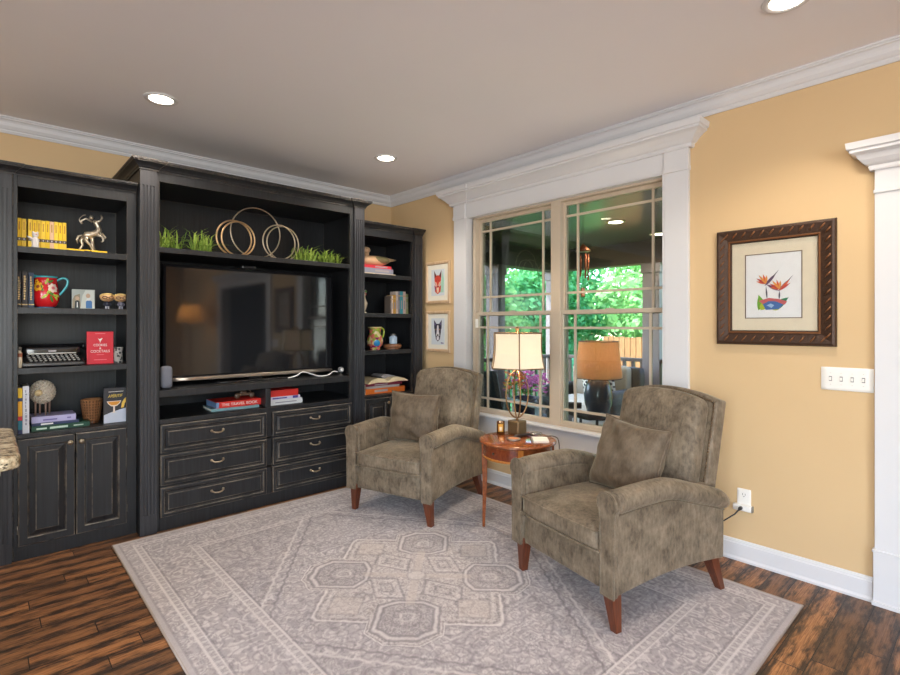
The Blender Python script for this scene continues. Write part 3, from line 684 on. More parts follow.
# ---- right bookcase
zs = 1.877
for x0, x1, z0, z1, mt, lab in ((-.70, -.340, 0, .018, cm('cream_cover', 226, 208, 176), 'cream book at the bottom of the stack under the duck decoy'),
                                (-.70, -.368, .018, .064, cm('blue_grey_cover', 146, 150, 172), 'blue-grey book in the middle of the stack under the duck decoy'),
                                (-.70, -.390, .064, .092, cm('coral_cover', 216, 52, 70), 'coral red book on top of the stack under the duck decoy')):
    b = book(lab, x0, x1, -.54, .2, zs + z0, zs + z1, mt, 'books under the duck decoy', 'flat')
    MB().box((x0 + .12, -.5402, zs + z0 + .3 * (z1 - z0)), (x1 - .05, -.5406, zs + z0 + .7 * (z1 - z0))).build('spine_title', SILV, b)
zs = 1.510
for i, (x0, w, h, c, lab) in enumerate(((-.352, .014, .178, (112, 100, 92), 'grey-brown book at the left of the upright row below the duck decoy'),
        (-.338, .018, .182, (232, 214, 196), 'cream book second from the left in the upright row below the duck decoy'),
        (-.320, .036, .190, (196, 146, 62), 'ochre book, third in the upright row below the duck decoy'),
        (-.284, .028, .226, (206, 190, 180), 'tall pale book right of the ochre book below the duck decoy'),
        (-.256, .022, .228, (122, 120, 132), 'tall grey book left of the turquoise book below the duck decoy'),
        (-.234, .038, .228, (70, 158, 168), 'tall turquoise book in the upright row below the duck decoy'),
        (-.196, .034, .228, (214, 182, 170), 'tall pinkish book right of the turquoise book below the duck decoy'),
        (-.162, .034, .206, (150, 156, 110), 'olive green book at the right end of the row below the duck decoy'))):
    b = book(lab, x0, x0 + w, -.47, .10, zs, zs + h, cm('shelf_book_%d' % i, *c), 'upright books below the duck decoy')
    band(b, x0, x0 + w, -.47, zs + h * .78, zs + h * .82, SILV if i % 2 else GOLD); band(b, x0 + w * .35, x0 + w * .65, -.47, zs + .05, zs + h * .6, SILV if c[0] < 160 else cm('grey_text', 140, 140, 150), 'spine_title')
zs = .748
for x0, x1, z0, z1, mt, lab in ((-.70, -.243, 0, .052, cm('orange_cover', 226, 116, 40), 'orange book at the bottom of the stack under the open book'),
                                (-.69, -.31, .052, .074, cm('silver_cover', 176, 172, 168), 'grey book in the stack between the orange and the maroon book'),
                                (-.70, -.275, .074, .096, cm('maroon_cover', 128, 36, 58), 'maroon book directly under the open book')):
    b = book(lab, x0, x1, -.56, .24, zs + z0, zs + z1, mt, 'books under the open book', 'flat')
    MB().box((x0 + .1, -.5602, zs + z0 + .3 * (z1 - z0)), (x0 + .25, -.5607, zs + z0 + .7 * (z1 - z0))).build('spine_title', SILV, b)
ob = thing('open_book', 'open book lying spread on the stack in the corner bookcase', 'book', (-.455, -.45, zs + .096))
pr = [(-.225, .006), (-.19, .030), (-.12, .050), (-.05, .046), (0, .014), (.05, .046), (.12, .050), (.19, .034), (.24, .010)]
k = MB(); k.prism(pr + [(.235, .004), (.12, .012), (0, .004), (-.12, .012), (-.22, .002)], 'y', -.13, .12); k.build('page_block', cm('aged_pages', 226, 208, 170, .8), ob, local=True)
k = MB(); k.prism([(-.23, .001), (-.12, .011), (0, .002), (.12, .011), (.245, .003), (.245, .0), (.12, .008), (0, 0.0), (-.12, .008), (-.23, -.001)], 'y', -.136, .124); k.build('cover', cm('maroon_cover', 128, 36, 58), ob, local=True)
k = MB(); k.prism([(-.03, .058), (.0, .075), (.05, .074), (.12, .058), (.2, .036), (.245, .012), (.19, .0345), (.12, .0505), (.05, .0465), (.01, .03)], 'y', -.05, .125); k.build('lifted_pages', cm('grey_pages', 150, 146, 146, .8), ob, local=True)

# ---------------------------------------------------------------- ornaments, left bookcase
def xf(loc, rz=0, sc=1): return Matrix.Translation(loc) @ Matrix.Rotation(rz, 4, 'Z') @ Matrix.Scale(sc, 4)
CER = M('white_ceramic', srgb(222, 214, 212), .3, var=(40, .05)); SILVER = M('antique_silver', srgb(196, 184, 166), .3, metal=.75, var=(50, .2))
t = thing('ceramic_figurine', 'small white ceramic figurine standing before the yellow books', 'figurine', (-3.088, -.575, 1.870))
k = MB(); k.lathe([(.018, 0), (.020, .004), (.017, .02), (.019, .04), (.016, .058), (.011, .066)], n=16).ell((0, -.002, .080), (.016, .017, .017)).ell((-.010, 0, .094), (.006, .005, .008), 8, 6).ell((.010, 0, .094), (.006, .005, .008), 8, 6)
k.ell((.008, -.016, .03), (.007, .007, .028), 10, 8).ell((-.008, -.016, .03), (.007, .007, .028), 10, 8); k.build('body', CER, t, local=True)
MB().tube([(-.012, -.004, .054), (-.026, -.004, .062), (-.042, -.006, .068)], [.007, .006, .004], 8).build('arm', CER, t, local=True)
MB().ell((.004, -.0185, .082), (.005, .003, .004), 8, 6).build('nose', cm('pink_nose', 206, 150, 150), t, local=True)
t = thing('centaur_statuette', 'silver rearing centaur archer statuette on the flat yellow book', 'statuette', (-2.79, -.47, 1.889))
k = MB()   # horse body, human torso and arms in one continuous skin
k.tube([(-.045, 0, .095), (-.03, 0, .105), (0, 0, .112), (.025, 0, .125), (.040, 0, .148), (.036, 0, .172), (.024, 0, .196), (.010, 0, .208)], [.012, .024, .022, .022, .018, .015, .018, .010], 12)
k.ell((-.002, 0, .226), (.013, .012, .015), 12, 10)
k.tube([(.014, -.014, .200), (.044, -.016, .206), (.056, -.016, .228), (.048, -.016, .248)], [.008, .007, .006, .005], 8)
k.tube([(.006, .012, .200), (-.03, .014, .218), (-.056, .014, .198), (-.050, .012, .180)], [.008, .007, .006, .005], 8)
k.tube([(-.040, .010, .098), (-.056, .012, .066), (-.048, .012, .040), (-.066, .012, .006), (-.060, .012, .002)], [.014, .011, .007, .006, .006], 8)
k.tube([(-.034, -.012, .096), (-.030, -.014, .064), (-.010, -.014, .042), (.004, -.014, .006), (.014, -.014, .002)], [.014, .011, .007, .006, .006], 8)
k.tube([(.028, .010, .118), (.062, .012, .128), (.078, .012, .104), (.066, .012, .086)], [.011, .008, .006, .006], 8)
k.tube([(.026, -.012, .112), (.056, -.014, .104), (.064, -.014, .078), (.052, -.014, .068)], [.011, .008, .006, .006], 8)
k.build('centaur_body', SILVER, t, local=True)
MB().tube([(-.052, 0, .102), (-.072, 0, .094), (-.080, 0, .070), (-.076, 0, .046)], [.006, .008, .007, .002], 8).build('tail', SILVER, t, local=True)
MB().tube(smooth([(-.052, .013, .180), (-.066, .013, .205), (-.05, .013, .232), (-.030, .013, .242)], 5), .003, 6).build('bow', SILVER, t, local=True)
MB().tube([(.000, 0, .100), (.004, 0, .05), (.006, 0, .002)], [.012, .009, .014], 10).rbox((0, 0, .003), (.072, .022, .003), .002, 6).build('support', SILVER, t, local=True)
# red floral pitcher
def jug(t, prof, mat, handle, hr, hmat, rim=None, foot=None):
    MB().lathe(prof, n=36).build('jug_body', mat, t, local=True)
    MB().tube(smooth(handle, 6), hr, 10).build('handle', hmat, t, local=True)
t = thing('floral_pitcher', 'red hand-painted floral pitcher with a teal handle on the left bookcase', 'pitcher', (-3.030, -.47, 1.505))
RED = M('red_glaze', srgb(204, 30, 36), .18, coat=.4, var=(12, .15)); TEAL = M('teal_glaze', srgb(60, 168, 180), .2, coat=.4)
prof = [(.042, .006), (.056, .018), (.066, .045), (.070, .075), (.068, .105), (.062, .140), (.058, .170), (.059, .198), (.055, .198), (.054, .17), (.001, .165)]
jug(t, prof, RED, [(.054, -.01, .178), (.085, -.016, .196), (.108, -.02, .184), (.106, -.02, .150), (.086, -.016, .112), (.068, -.012, .088)], [.007] * 31, TEAL)
MB().lathe([(.0585, .192), (.0635, .196), (.0635, .202), (.054, .204), (.054, .192)], n=36, caps=False).tube([(-.05, -.02, .197), (-.068, -.026, .203), (-.074, -.028, .205)], [.012, .008, .003], 8).build('rim', TEAL, t, local=True)
MB().lathe([(.044, 0), (.046, .004), (.044, .009), (.030, .010)], n=36).build('foot', cm('blue_glaze', 70, 130, 176, .2), t, local=True)
def on_jug(prof, ang, z, out=.001):
    for (r0, z0), (r1, z1) in zip(prof, prof[1:]):
        if z0 <= z <= z1: r = r0 + (r1 - r0) * (z - z0) / (z1 - z0); break
    else: r = prof[2][0]
    r += out
    return Vector((r * math.cos(ang), r * math.sin(ang), z)), Vector((math.cos(ang), math.sin(ang), 0))
def petal(m, prof, ang, z, l, w, rot, mi=0, out=.0012):
    """painted petal that follows the glaze"""
    r = on_jug(prof, ang, z)[0].xy.length; c, s = math.cos(rot), math.sin(rot); pts = []
    for a in [2 * PI * i / 12 for i in range(12)]:
        u, v = l * (1 + math.cos(a)) / 2, w * math.sin(a) / 2
        du, dv = u * c - v * s, u * s + v * c
        pts.append(tuple(on_jug(prof, ang + du / r, max(z + dv, .007), out)[0]))
    cen = tuple(sum((Vector(p) for p in pts), Vector()) / 12); cc = Vector(cen); k = (cc.xy.length + .0016) / max(cc.xy.length, 1e-6)
    m.add([(cc.x * k, cc.y * k, cc.z)] + pts, [(0, i + 1, (i + 1) % 12 + 1) for i in range(12)], mi)
def flower(m, prof, ang, z, r, n=6, mi=0, mc=1):
    for i in range(n): petal(m, prof, ang, z, r, r * .75, 2 * PI * i / n, mi, .0014)
    for i in range(6): petal(m, prof, ang, z, r * .36, r * .36, 2 * PI * i / 6, mc, .0022)
FL = [cm('petal_yellow', 236, 170, 30), cm('petal_centre', 150, 60, 30), cm('petal_cream', 234, 214, 200), cm('leaf_green', 70, 120, 40), cm('leaf_lime', 176, 190, 70), cm('petal_pink', 214, 110, 120)]
k = MB(); a0 = -PI / 2
flower(k, prof, a0 - .72, .135, .030, 7, 0, 1); flower(k, prof, a0 + .52, .128, .030, 7, 2, 5); flower(k, prof, a0 - .9, .165, .016, 5, 0, 1)
for da, z, l, w, ro, mi in ((.1, .10, .05, .018, -.5, 3), (.0, .09, .05, .016, .9, 4), (.25, .08, .045, .016, -1.2, 3), (-.2, .11, .05, .016, 2.6, 3), (.1, .09, .045, .014, -2.4, 4), (-.1, .15, .04, .016, 1.2, 4), (.1, .16, .035, .014, .5, 3), (-.35, .12, .035, .014, 1.9, 3), (.5, .09, .05, .016, -.9, 4), (.2, .145, .04, .014, 2.2, 5), (.65, .085, .035, .014, -.3, 4)):
    petal(k, prof, a0 + da, z, l, w, ro, mi, .0010)
k.build('painted_flowers', FL, t, local=True, recalc=False)
# little photo block of two people
t = thing('photo_block', 'small glass photo block of two figures beside the red pitcher', 'picture', (-2.835, -.47, 1.505))
MB().box((-.062, -.008, 0), (.062, .008, .129)).build('block', cm('photo_backdrop', 176, 184, 180, .15), t, local=True, bevel=.002)
k = MB()
def fl(poly, mi, y=-.0083): k.loft([[(u, y, v) for u, v in poly], [(u, y - .0004, v) for u, v in poly]], mi, sm=False)
def disc(cx, cz, rx, rz, n=16): return [(cx + rx * math.cos(2 * PI * i / n), cz + rz * math.sin(2 * PI * i / n)) for i in range(n)]
fl([(-.06, .004), (-.06, .06), (-.048, .088), (-.02, .1), (-.015, .004)], 4, -.0081)
fl([(-.018, .004), (-.006, .09), (.01, .124), (.055, .126), (.06, .004)], 5, -.0082)
fl([(-.048, .004), (-.046, .05), (-.034, .058), (-.022, .05), (-.02, .004)], 0); fl(disc(-.034, .07, .011, .013), 1, -.0087); fl([(-.037, .01), (-.031, .01), (-.032, .045), (-.036, .045)], 2, -.0088)
fl([(.012, .006), (.012, .05), (.022, .058), (.036, .058), (.046, .05), (.046, .006)], 3); fl(disc(.024, .088, .012, .015), 1, -.0087); fl([(.012, .056), (.034, .056), (.04, .072), (.02, .074)], 2, -.0086)
k.build('printed_figures', [cm('suit_dark', 44, 50, 54), cm('face_tan', 196, 166, 140), cm('shirt_white', 220, 224, 224), cm('dress_blue', 70, 120, 176), cm('photo_brown', 150, 138, 116), cm('photo_pale', 206, 210, 204)], t, local=True)
def bobble(x, label, jac):
    t = thing('bobblehead', label, 'figurine', (x, -.50, 1.505), group='bobbleheads on the left bookcase')
    MB().ell((0, 0, .080), (.042, .034, .028), 20, 14).build('head', cm('bobble_skin', 214, 170, 120), t, local=True)
    k = MB(); k.ell((0, .004, .088), (.0428, .033, .0225), 20, 12).ell((.0, -.012, .100), (.030, .018, .010), 14, 8); k.build('hair', cm('bobble_hair', 224, 190, 120), t, local=True)
    k = MB()
    for s in (-1, 1): k.tube([(s * .018 + .0125 * math.cos(a), -.0325 + abs(math.cos(a)) * .001, .078 + .008 * math.sin(a)) for a in [2 * PI * i / 14 for i in range(14)]], .0026, 6, closed=True)
    k.tube([(-.006, -.034, .079), (.006, -.034, .079)], .002, 6); k.build('glasses', cm('brown_glasses', 84, 52, 36), t, local=True)
    MB().rbox((0, -.032, .063), (.012, .002, .002), .0015, 4).build('mouth', cm('mouth_dark', 96, 40, 36), t, local=True)
    MB().tube([(0, 0, .058), (0, 0, .040), (0, 0, .022)], [.007, .013, .012], 12).tube([(.012, 0, .046), (.020, -.004, .034), (.015, -.008, .026)], [.005, .004, .004], 8).tube([(-.012, 0, .046), (-.020, -.004, .034), (-.015, -.008, .026)], [.005, .004, .004], 8).build('torso', jac, t, local=True)
    for s in (-1, 1): MB().tube([(s * .006, 0, .026), (s * .007, 0, .006), (s * .007, -.004, .003)], [.006, .005, .005], 8).build('leg', cm('pale_trousers', 196, 196, 210), t, local=True)
bobble(-2.708, 'bobblehead figurine with glasses, left of the pair on the second shelf', cm('dark_jacket', 44, 48, 66)); bobble(-2.630, 'bobblehead figurine with glasses, right of the pair beside the cabinet stile', cm('grey_jacket', 120, 116, 130))
# small bottle and typewriter
t = thing('small_bottle', 'small amber and white bottle at the left end of the typewriter shelf', 'bottle', (-3.161, -.585, 1.142))
MB().lathe([(.011, 0), (.012, .004), (.012, .085), (.008, .096), (.007, .106)], n=16).build('glass_body', cm('cream_bottle', 206, 190, 168, .25), t, local=True)
MB().lathe([(.0122, .066), (.0122, .088)], n=16, caps=False).build('label_band', cm('rust_label', 150, 80, 50), t, local=True)
MB().lathe([(.009, .106), (.009, .124), (.001, .128)], n=14).build('stopper', cm('stopper_grey', 110, 104, 98), t, local=True)
t = thing('typewriter', 'vintage black portable typewriter on the third left shelf', 'typewriter', (-2.998, -.44, 1.142))
GLB = M('gloss_black_enamel', (.012, .012, .013), .18, coat=.5); KEYM = cm('key_ivory', 170, 168, 164, .3)
k = MB(); k.rbox((0, .055, .066), (.150, .085, .058), .016, 8); k.prism([(-.165, .010), (-.165, .030), (-.075, .064), (.02, .100), (.02, .010)], 'x', -.15, .15); k.build('housing', GLB, t, local=True, bevel=.004)
k = MB(); k.M = Matrix.Translation((-.178, .045, .118)) @ Matrix.Rotation(PI / 2, 4, 'Y'); k.lathe([(.017, .016), (.017, .34)], n=20).lathe([(.022, 0), (.022, .014), (.008, .016)], n=16).lathe([(.008, .34), (.022, .342), (.022, .356)], n=16); k.build('platen', BLKP, t, local=True)
MB().tube([(-.165, .03, .122), (-.172, -.005, .130), (-.176, -.03, .134)], .0035, 8).build('return_lever', GREYM, t, local=True)
MB().box((-.120, -.066, .075), (.120, -.060, .082)).build('chrome_strip', GREYM, t, local=True)
MB().box((-.020, -.0405, .088), (.02, -.037, .098)).build('badge', SILV, t, local=True)
MB().rbox((0, -.168, .016), (.152, .010, .008), .004, 6).build('front_rail', cm('rail_grey', 70, 70, 72, .3), t, local=True)
k = MB()
for r in range(4):
    for i in range(11):
        x = -.122 + i * .0235 + r * .004; y = -.078 - r * .022; z = .066 - r * .0095
        k.cyl((x, y, z), .0066, .005, 10)
k.cyl((-.05, -.162, .030), .004, .003, 8); k.build('keys', KEYM, t, local=True)
k = MB()
for r in range(4):
    for i in range(11): k.cyl((-.122 + i * .0235 + r * .004, -.078 - r * .022, .0562 - r * .0095), .003, .012, 6)
k.build('key_stems', GREYM, t, local=True)
for s in (-.13, .13):
    for yy in (-.14, .12): MB().cyl((s, yy, 0), .010, .012, 12).build('foot', BLKP, t, local=True)
t = thing('patterned_mug', 'small black and white patterned cup right of the red cookbook', 'cup', (-2.645, -.50, 1.142))
MUGM = D.materials.new('mug_pattern'); q = NT(MUGM); v = q.n('TexVoronoi', {'Vector': q.obj(), 'Scale': 55.0}, feature='F1'); pb = q.n('BsdfPrincipled', {'Base Color': q.mix(q.ramp(v.outputs[0], .35, .5), c4(srgb(52, 52, 54)), c4(srgb(178, 172, 166))), 'Roughness': .3}); q.t.links.new(pb.outputs[0], q.out.inputs[0])
MB().lathe([(.024, 0), (.027, .003), (.028, .10), (.029, .108), (.026, .108), (.025, .02), (.001, .018)], n=24).build('cup_body', MUGM, t, local=True)
# round sheep on legs
t = thing('sheep_sculpture', 'round woolly sheep sculpture on four thin legs standing on the book stack', 'sculpture', (-3.046, -.47, .834))
SH = M('woolly_cream', srgb(196, 184, 166), .8, var=(120, .35)); SHL = cm('sheep_leg_wood', 150, 122, 108)
k = MB(); k.ell((0, 0, .143), (.062, .055, .070), 28, 18)
random.seed(3)
for i in range(170):
    z = 1 - 2 * (i + .5) / 170; a = i * 2.39996; r = math.sqrt(1 - z * z)
    k.ell((.061 * r * math.cos(a), .054 * r * math.sin(a), .143 + .069 * z), .0082, 6, 4)
k.build('fleece', SH, t, local=True)
k = MB(); k.M = Matrix.Translation((-.024, -.052, .145)) @ Matrix.Rotation(PI / 2 + .2, 4, 'X'); k.lathe([(.020, 0), (.019, .012), (.012, .017), (.001, .018)], n=18); k.build('face', cm('sheep_face', 216, 190, 140), t, local=True)
for x, y in ((-.036, -.02), (-.012, .02), (.014, -.02), (.036, .02)): MB().tube([(x, y, .090), (x, y, 0)], [.0055, .005], 8).build('leg', SHL, t, local=True)
# woven basket
t = thing('woven_basket', 'small woven wicker basket on the lowest left shelf', 'basket', (-2.789, -.46, .748))
WK = M('wicker', srgb(150, 102, 62), .7, var=(60, .5))
k = MB(); n = 40; rows = 15
for i in range(rows):
    z = .018 + i * .0090; r0 = .038 + .017 * i / rows
    k.tube([((r0 + (.0045) * (1 if (j + i) % 2 else -1)) * math.cos(2 * PI * j / n), (r0 + (.0045) * (1 if (j + i) % 2 else -1)) * math.sin(2 * PI * j / n), z) for j in range(n)], .0048, 6, closed=True)
k.build('woven_wall', WK, t, local=True)
k = MB()
for j in range(20):
    a = 2 * PI * j / 20; k.tube([((.036 + .018 * q) * math.cos(a) * 1.09, (.036 + .018 * q) * math.sin(a) * 1.09, .012 + .142 * q) for q in (0, .5, 1)], .0030, 6)
k.build('stakes', M('dark_wicker_stake', srgb(92, 58, 34), .7), t, local=True)
k = MB(); k.tube([(.055 * math.cos(2 * PI * j / n), .055 * math.sin(2 * PI * j / n), .154) for j in range(n)], .006, 8, closed=True); k.build('rim', WK, t, local=True)
MB().lathe([(.040, 0), (.042, .006), (.040, .018), (.001, .02)], n=30).build('base', mat_wood('basket_base', srgb(86, 52, 30), srgb(120, 76, 44)), t, local=True)

# ---------------------------------------------------------------- top shelf of the media cabinet
t = thing('ring_sculpture', 'sculpture of interlocking metal rings on the top shelf above the television', 'sculpture', (-1.69, -.50, 1.930))
GOLDM = M('brushed_gold', srgb(206, 172, 130), .3, metal=.85); CHAMP = M('champagne_metal', srgb(196, 182, 160), .3, metal=.85)
def ring(cx, cy, r, tilt, mat, rr=.0052, lift=0.0):
    k = MB(); k.tube([(cx + r * math.cos(a) * math.cos(tilt), cy + r * math.cos(a) * math.sin(tilt), r + rr + lift + r * math.sin(a)) for a in [2 * PI * i / 56 for i in range(56)]], rr, 8, closed=True); k.build('ring', mat, t, local=True)
ring(-.195, -.035, .137, .08, GOLDM, .0065); ring(-.172, -.06, .132, .10, GOLDM, .0065)
ring(.028, .10, .205, .0, CHAMP, lift=.02); ring(.150, -.075, .140, .06, CHAMP); ring(.200, -.035, .140, .05, CHAMP)
GRA = mat_leaf('grass_green', srgb(74, 122, 52), srgb(190, 206, 104), .2)
def grass(x, y, label, w, seedn, n, hmax, lean):
    random.seed(seedn); t = thing('artificial_grass', label, 'plant', (x, y, 1.930), group='grass tufts beside the rings')
    k = MB()
    for i in range(n):
        bx, by = random.uniform(-w, w), random.uniform(-.06, .06); a = random.uniform(0, 2 * PI)
        e = 1 - .35 * abs(bx / w); cl = -.5 * w if bx < 0 else .55 * w; bx = bx * .75 + cl * .3; L = random.uniform(.55, 1.15) * hmax * e; up = random.uniform(.22, 1.0)
        dx, dy = math.cos(a) * L * (1.15 - up) + lean * L * random.uniform(0, 1), math.sin(a) * L * (1.1 - up); wd = random.uniform(.004, .0075)
        px, py = -math.sin(a) * wd, math.cos(a) * wd
        p0 = Vector((bx, by, .004)); p1 = p0 + Vector((dx * .4, dy * .4, L * up * .7)); p2 = p0 + Vector((dx * 1.5, dy * 1.2, L * up * .90))
        lim = lambda v: (v.x, max(min(v.y, .16), -.14), v.z)
        P = Vector((px, py, 0))
        k.add([lim(p0 - P), lim(p0 + P), lim(p1 + P * .8), lim(p1 - P * .8), lim(p2)], [(0, 1, 2, 3), (3, 2, 4)])
    k.build('blades', GRA, t, local=True, recalc=False)
    MB().rbox((0, 0, .004), (w * .95, .055, .004), .003, 6).build('base_mat', cm('grass_base', 70, 96, 40, .9), t, local=True)
grass(-2.235, -.56, 'green artificial grass tuft left of the rings on the top shelf', .19, 4, 150, .25, 0)
grass(-1.205, -.56, 'yellow-green artificial grass tuft right of the rings on the top shelf', .225, 9, 260, .20, .3)

# ---------------------------------------------------------------- ornaments, corner bookcase
t = thing('duck_decoy', 'painted wooden duck decoy standing on three books in the corner bookcase', 'decoy', (-.505, -.44, 1.969))
DK1 = M('duck_tan', srgb(206, 172, 136), .45, var=(30, .12)); DK2 = M('duck_wing', srgb(116, 108, 76), .5, var=(26, .3)); DKB = cm('duck_bill', 50, 44, 40)
k = MB(); k.tube([(-.15, 0, .062), (-.11, 0, .052), (-.04, 0, .052), (.04, 0, .056), (.11, 0, .064), (.16, 0, .074), (.24, 0, .080)], [.024, .048, .052, .050, .038, .020, .007], 18); k.tube([(-.10, 0, .06), (-.105, 0, .10), (-.10, 0, .135)], [.034, .024, .020], 14).ell((-.108, 0, .150), (.042, .030, .032), 16, 12); k.build('duck_body', DK1, t, local=True)
for s in (-1, 1): MB().ell((.045, s * .030, .064), (.100, .026, .036), 18, 10).build('wing', DK2, t, local=True)
MB().tube([(-.132, 0, .146), (-.160, 0, .140), (-.182, 0, .137)], [.014, .011, .006], 10).build('bill', DKB, t, local=True)
for s in (-1, 1): MB().ell((-.12, s * .026, .158), .004, 8, 6).build('eye', DKB, t, local=True)
t = thing('ceramic_rooster', 'cream ceramic figurine with green and red flowers partly hidden behind the pilaster', 'figurine', (-.652, -.44, 1.510))
k = MB(); k.lathe([(.035, 0), (.037, .008), (.020, .02), (.040, .07), (.044, .1), (.026, .14), (.020, .165), (.024, .18), (.018, .196), (.001, .2)], n=22); k.build('body', cm('cream_glaze', 226, 210, 186, .25), t, local=True)
k = MB(); random.seed(2)
for i in range(9):
    a = random.uniform(0, 6.28); k.ell((.028 * math.cos(a), .028 * math.sin(a), .17 + random.uniform(-.01, .045)), random.uniform(.012, .018), 10, 8, i % 3)
k.build('flowers', [cm('rooster_green', 90, 130, 60), cm('rooster_red', 170, 60, 50), cm('rooster_white', 224, 214, 200)], t, local=True)
t = thing('majolica_jug', 'colourful patterned jug with a lime green handle in the corner bookcase', 'pitcher', (-.535, -.47, 1.162))
JUG = D.materials.new('majolica_glaze'); q = NT(JUG); o = q.obj()
v1 = q.n('TexVoronoi', {'Vector': o, 'Scale': 34.0}); v2 = q.n('TexNoise', {'Vector': o, 'Scale': 22.0, 'Detail': 2.0})
hs = q.n('SeparateColor', {0: v1.outputs['Color']}); bc = q.mix(q.ramp(hs.outputs[0], .3, .32), c4(srgb(226, 206, 150)), c4(srgb(216, 120, 100)))
bc = q.mix(q.ramp(hs.outputs[1], .80, .82), bc, c4(srgb(150, 170, 60))); bc = q.mix(q.ramp(hs.outputs[2], .82, .84), bc, c4(srgb(150, 40, 90)))
sz = q.n('SeparateXYZ', {0: o}); bl = q.math('LESS_THAN', q.n('VectorMath', {0: o, 1: (-.025, -.075, .062)}, operation='DISTANCE').outputs['Value'], .034); bc = q.mix(bl, bc, c4(srgb(40, 130, 186)))
pb = q.n('BsdfPrincipled', {'Base Color': bc, 'Roughness': .18}); q.t.links.new(pb.outputs[0], q.out.inputs[0])
jp = [(.050, 0), (.052, .008), (.046, .018), (.072, .048), (.080, .080), (.072, .118), (.058, .150), (.056, .180), (.064, .216), (.060, .216), (.052, .18), (.001, .17)]
jug(t, jp, JUG, [(.056, 0, .196), (.086, 0, .206), (.106, 0, .180), (.098, 0, .135), (.076, 0, .100)], [.0085] * 25, cm('lime_glaze', 176, 196, 70, .2))
MB().lathe([(.0565, .205), (.066, .212), (.067, .220), (.060, .220)], n=30, caps=False).build('rim', cm('cream_rim', 226, 210, 150, .2), t, local=True)
t = thing('wooden_disc', 'round brown wooden stand beside the colourful jug in the corner bookcase', 'stand', (-.326, -.47, 1.162))
MB().lathe([(.070, 0), (.074, .004), (.066, .010), (.086, .016), (.092, .030), (.090, .044), (.080, .050), (.001, .050)], n=36).build('turned_disc', mat_wood('walnut', srgb(120, 78, 52), srgb(164, 112, 78), (40, 40, 10)), t, local=True)
t = thing('glass_jar', 'small pale blue and white jar on the round wooden stand', 'jar', (-.318, -.47, 1.212))
MB().lathe([(.036, 0), (.040, .006), (.040, .066), (.030, .080), (.024, .084)], n=24).build('jar_body', M('pale_blue_jar', srgb(176, 196, 216), .25, var=(30, .2)), t, local=True)
MB().lathe([(.026, .084), (.028, .088), (.028, .098), (.010, .104), (.001, .105)], n=20).build('lid', GREYM, t, local=True)
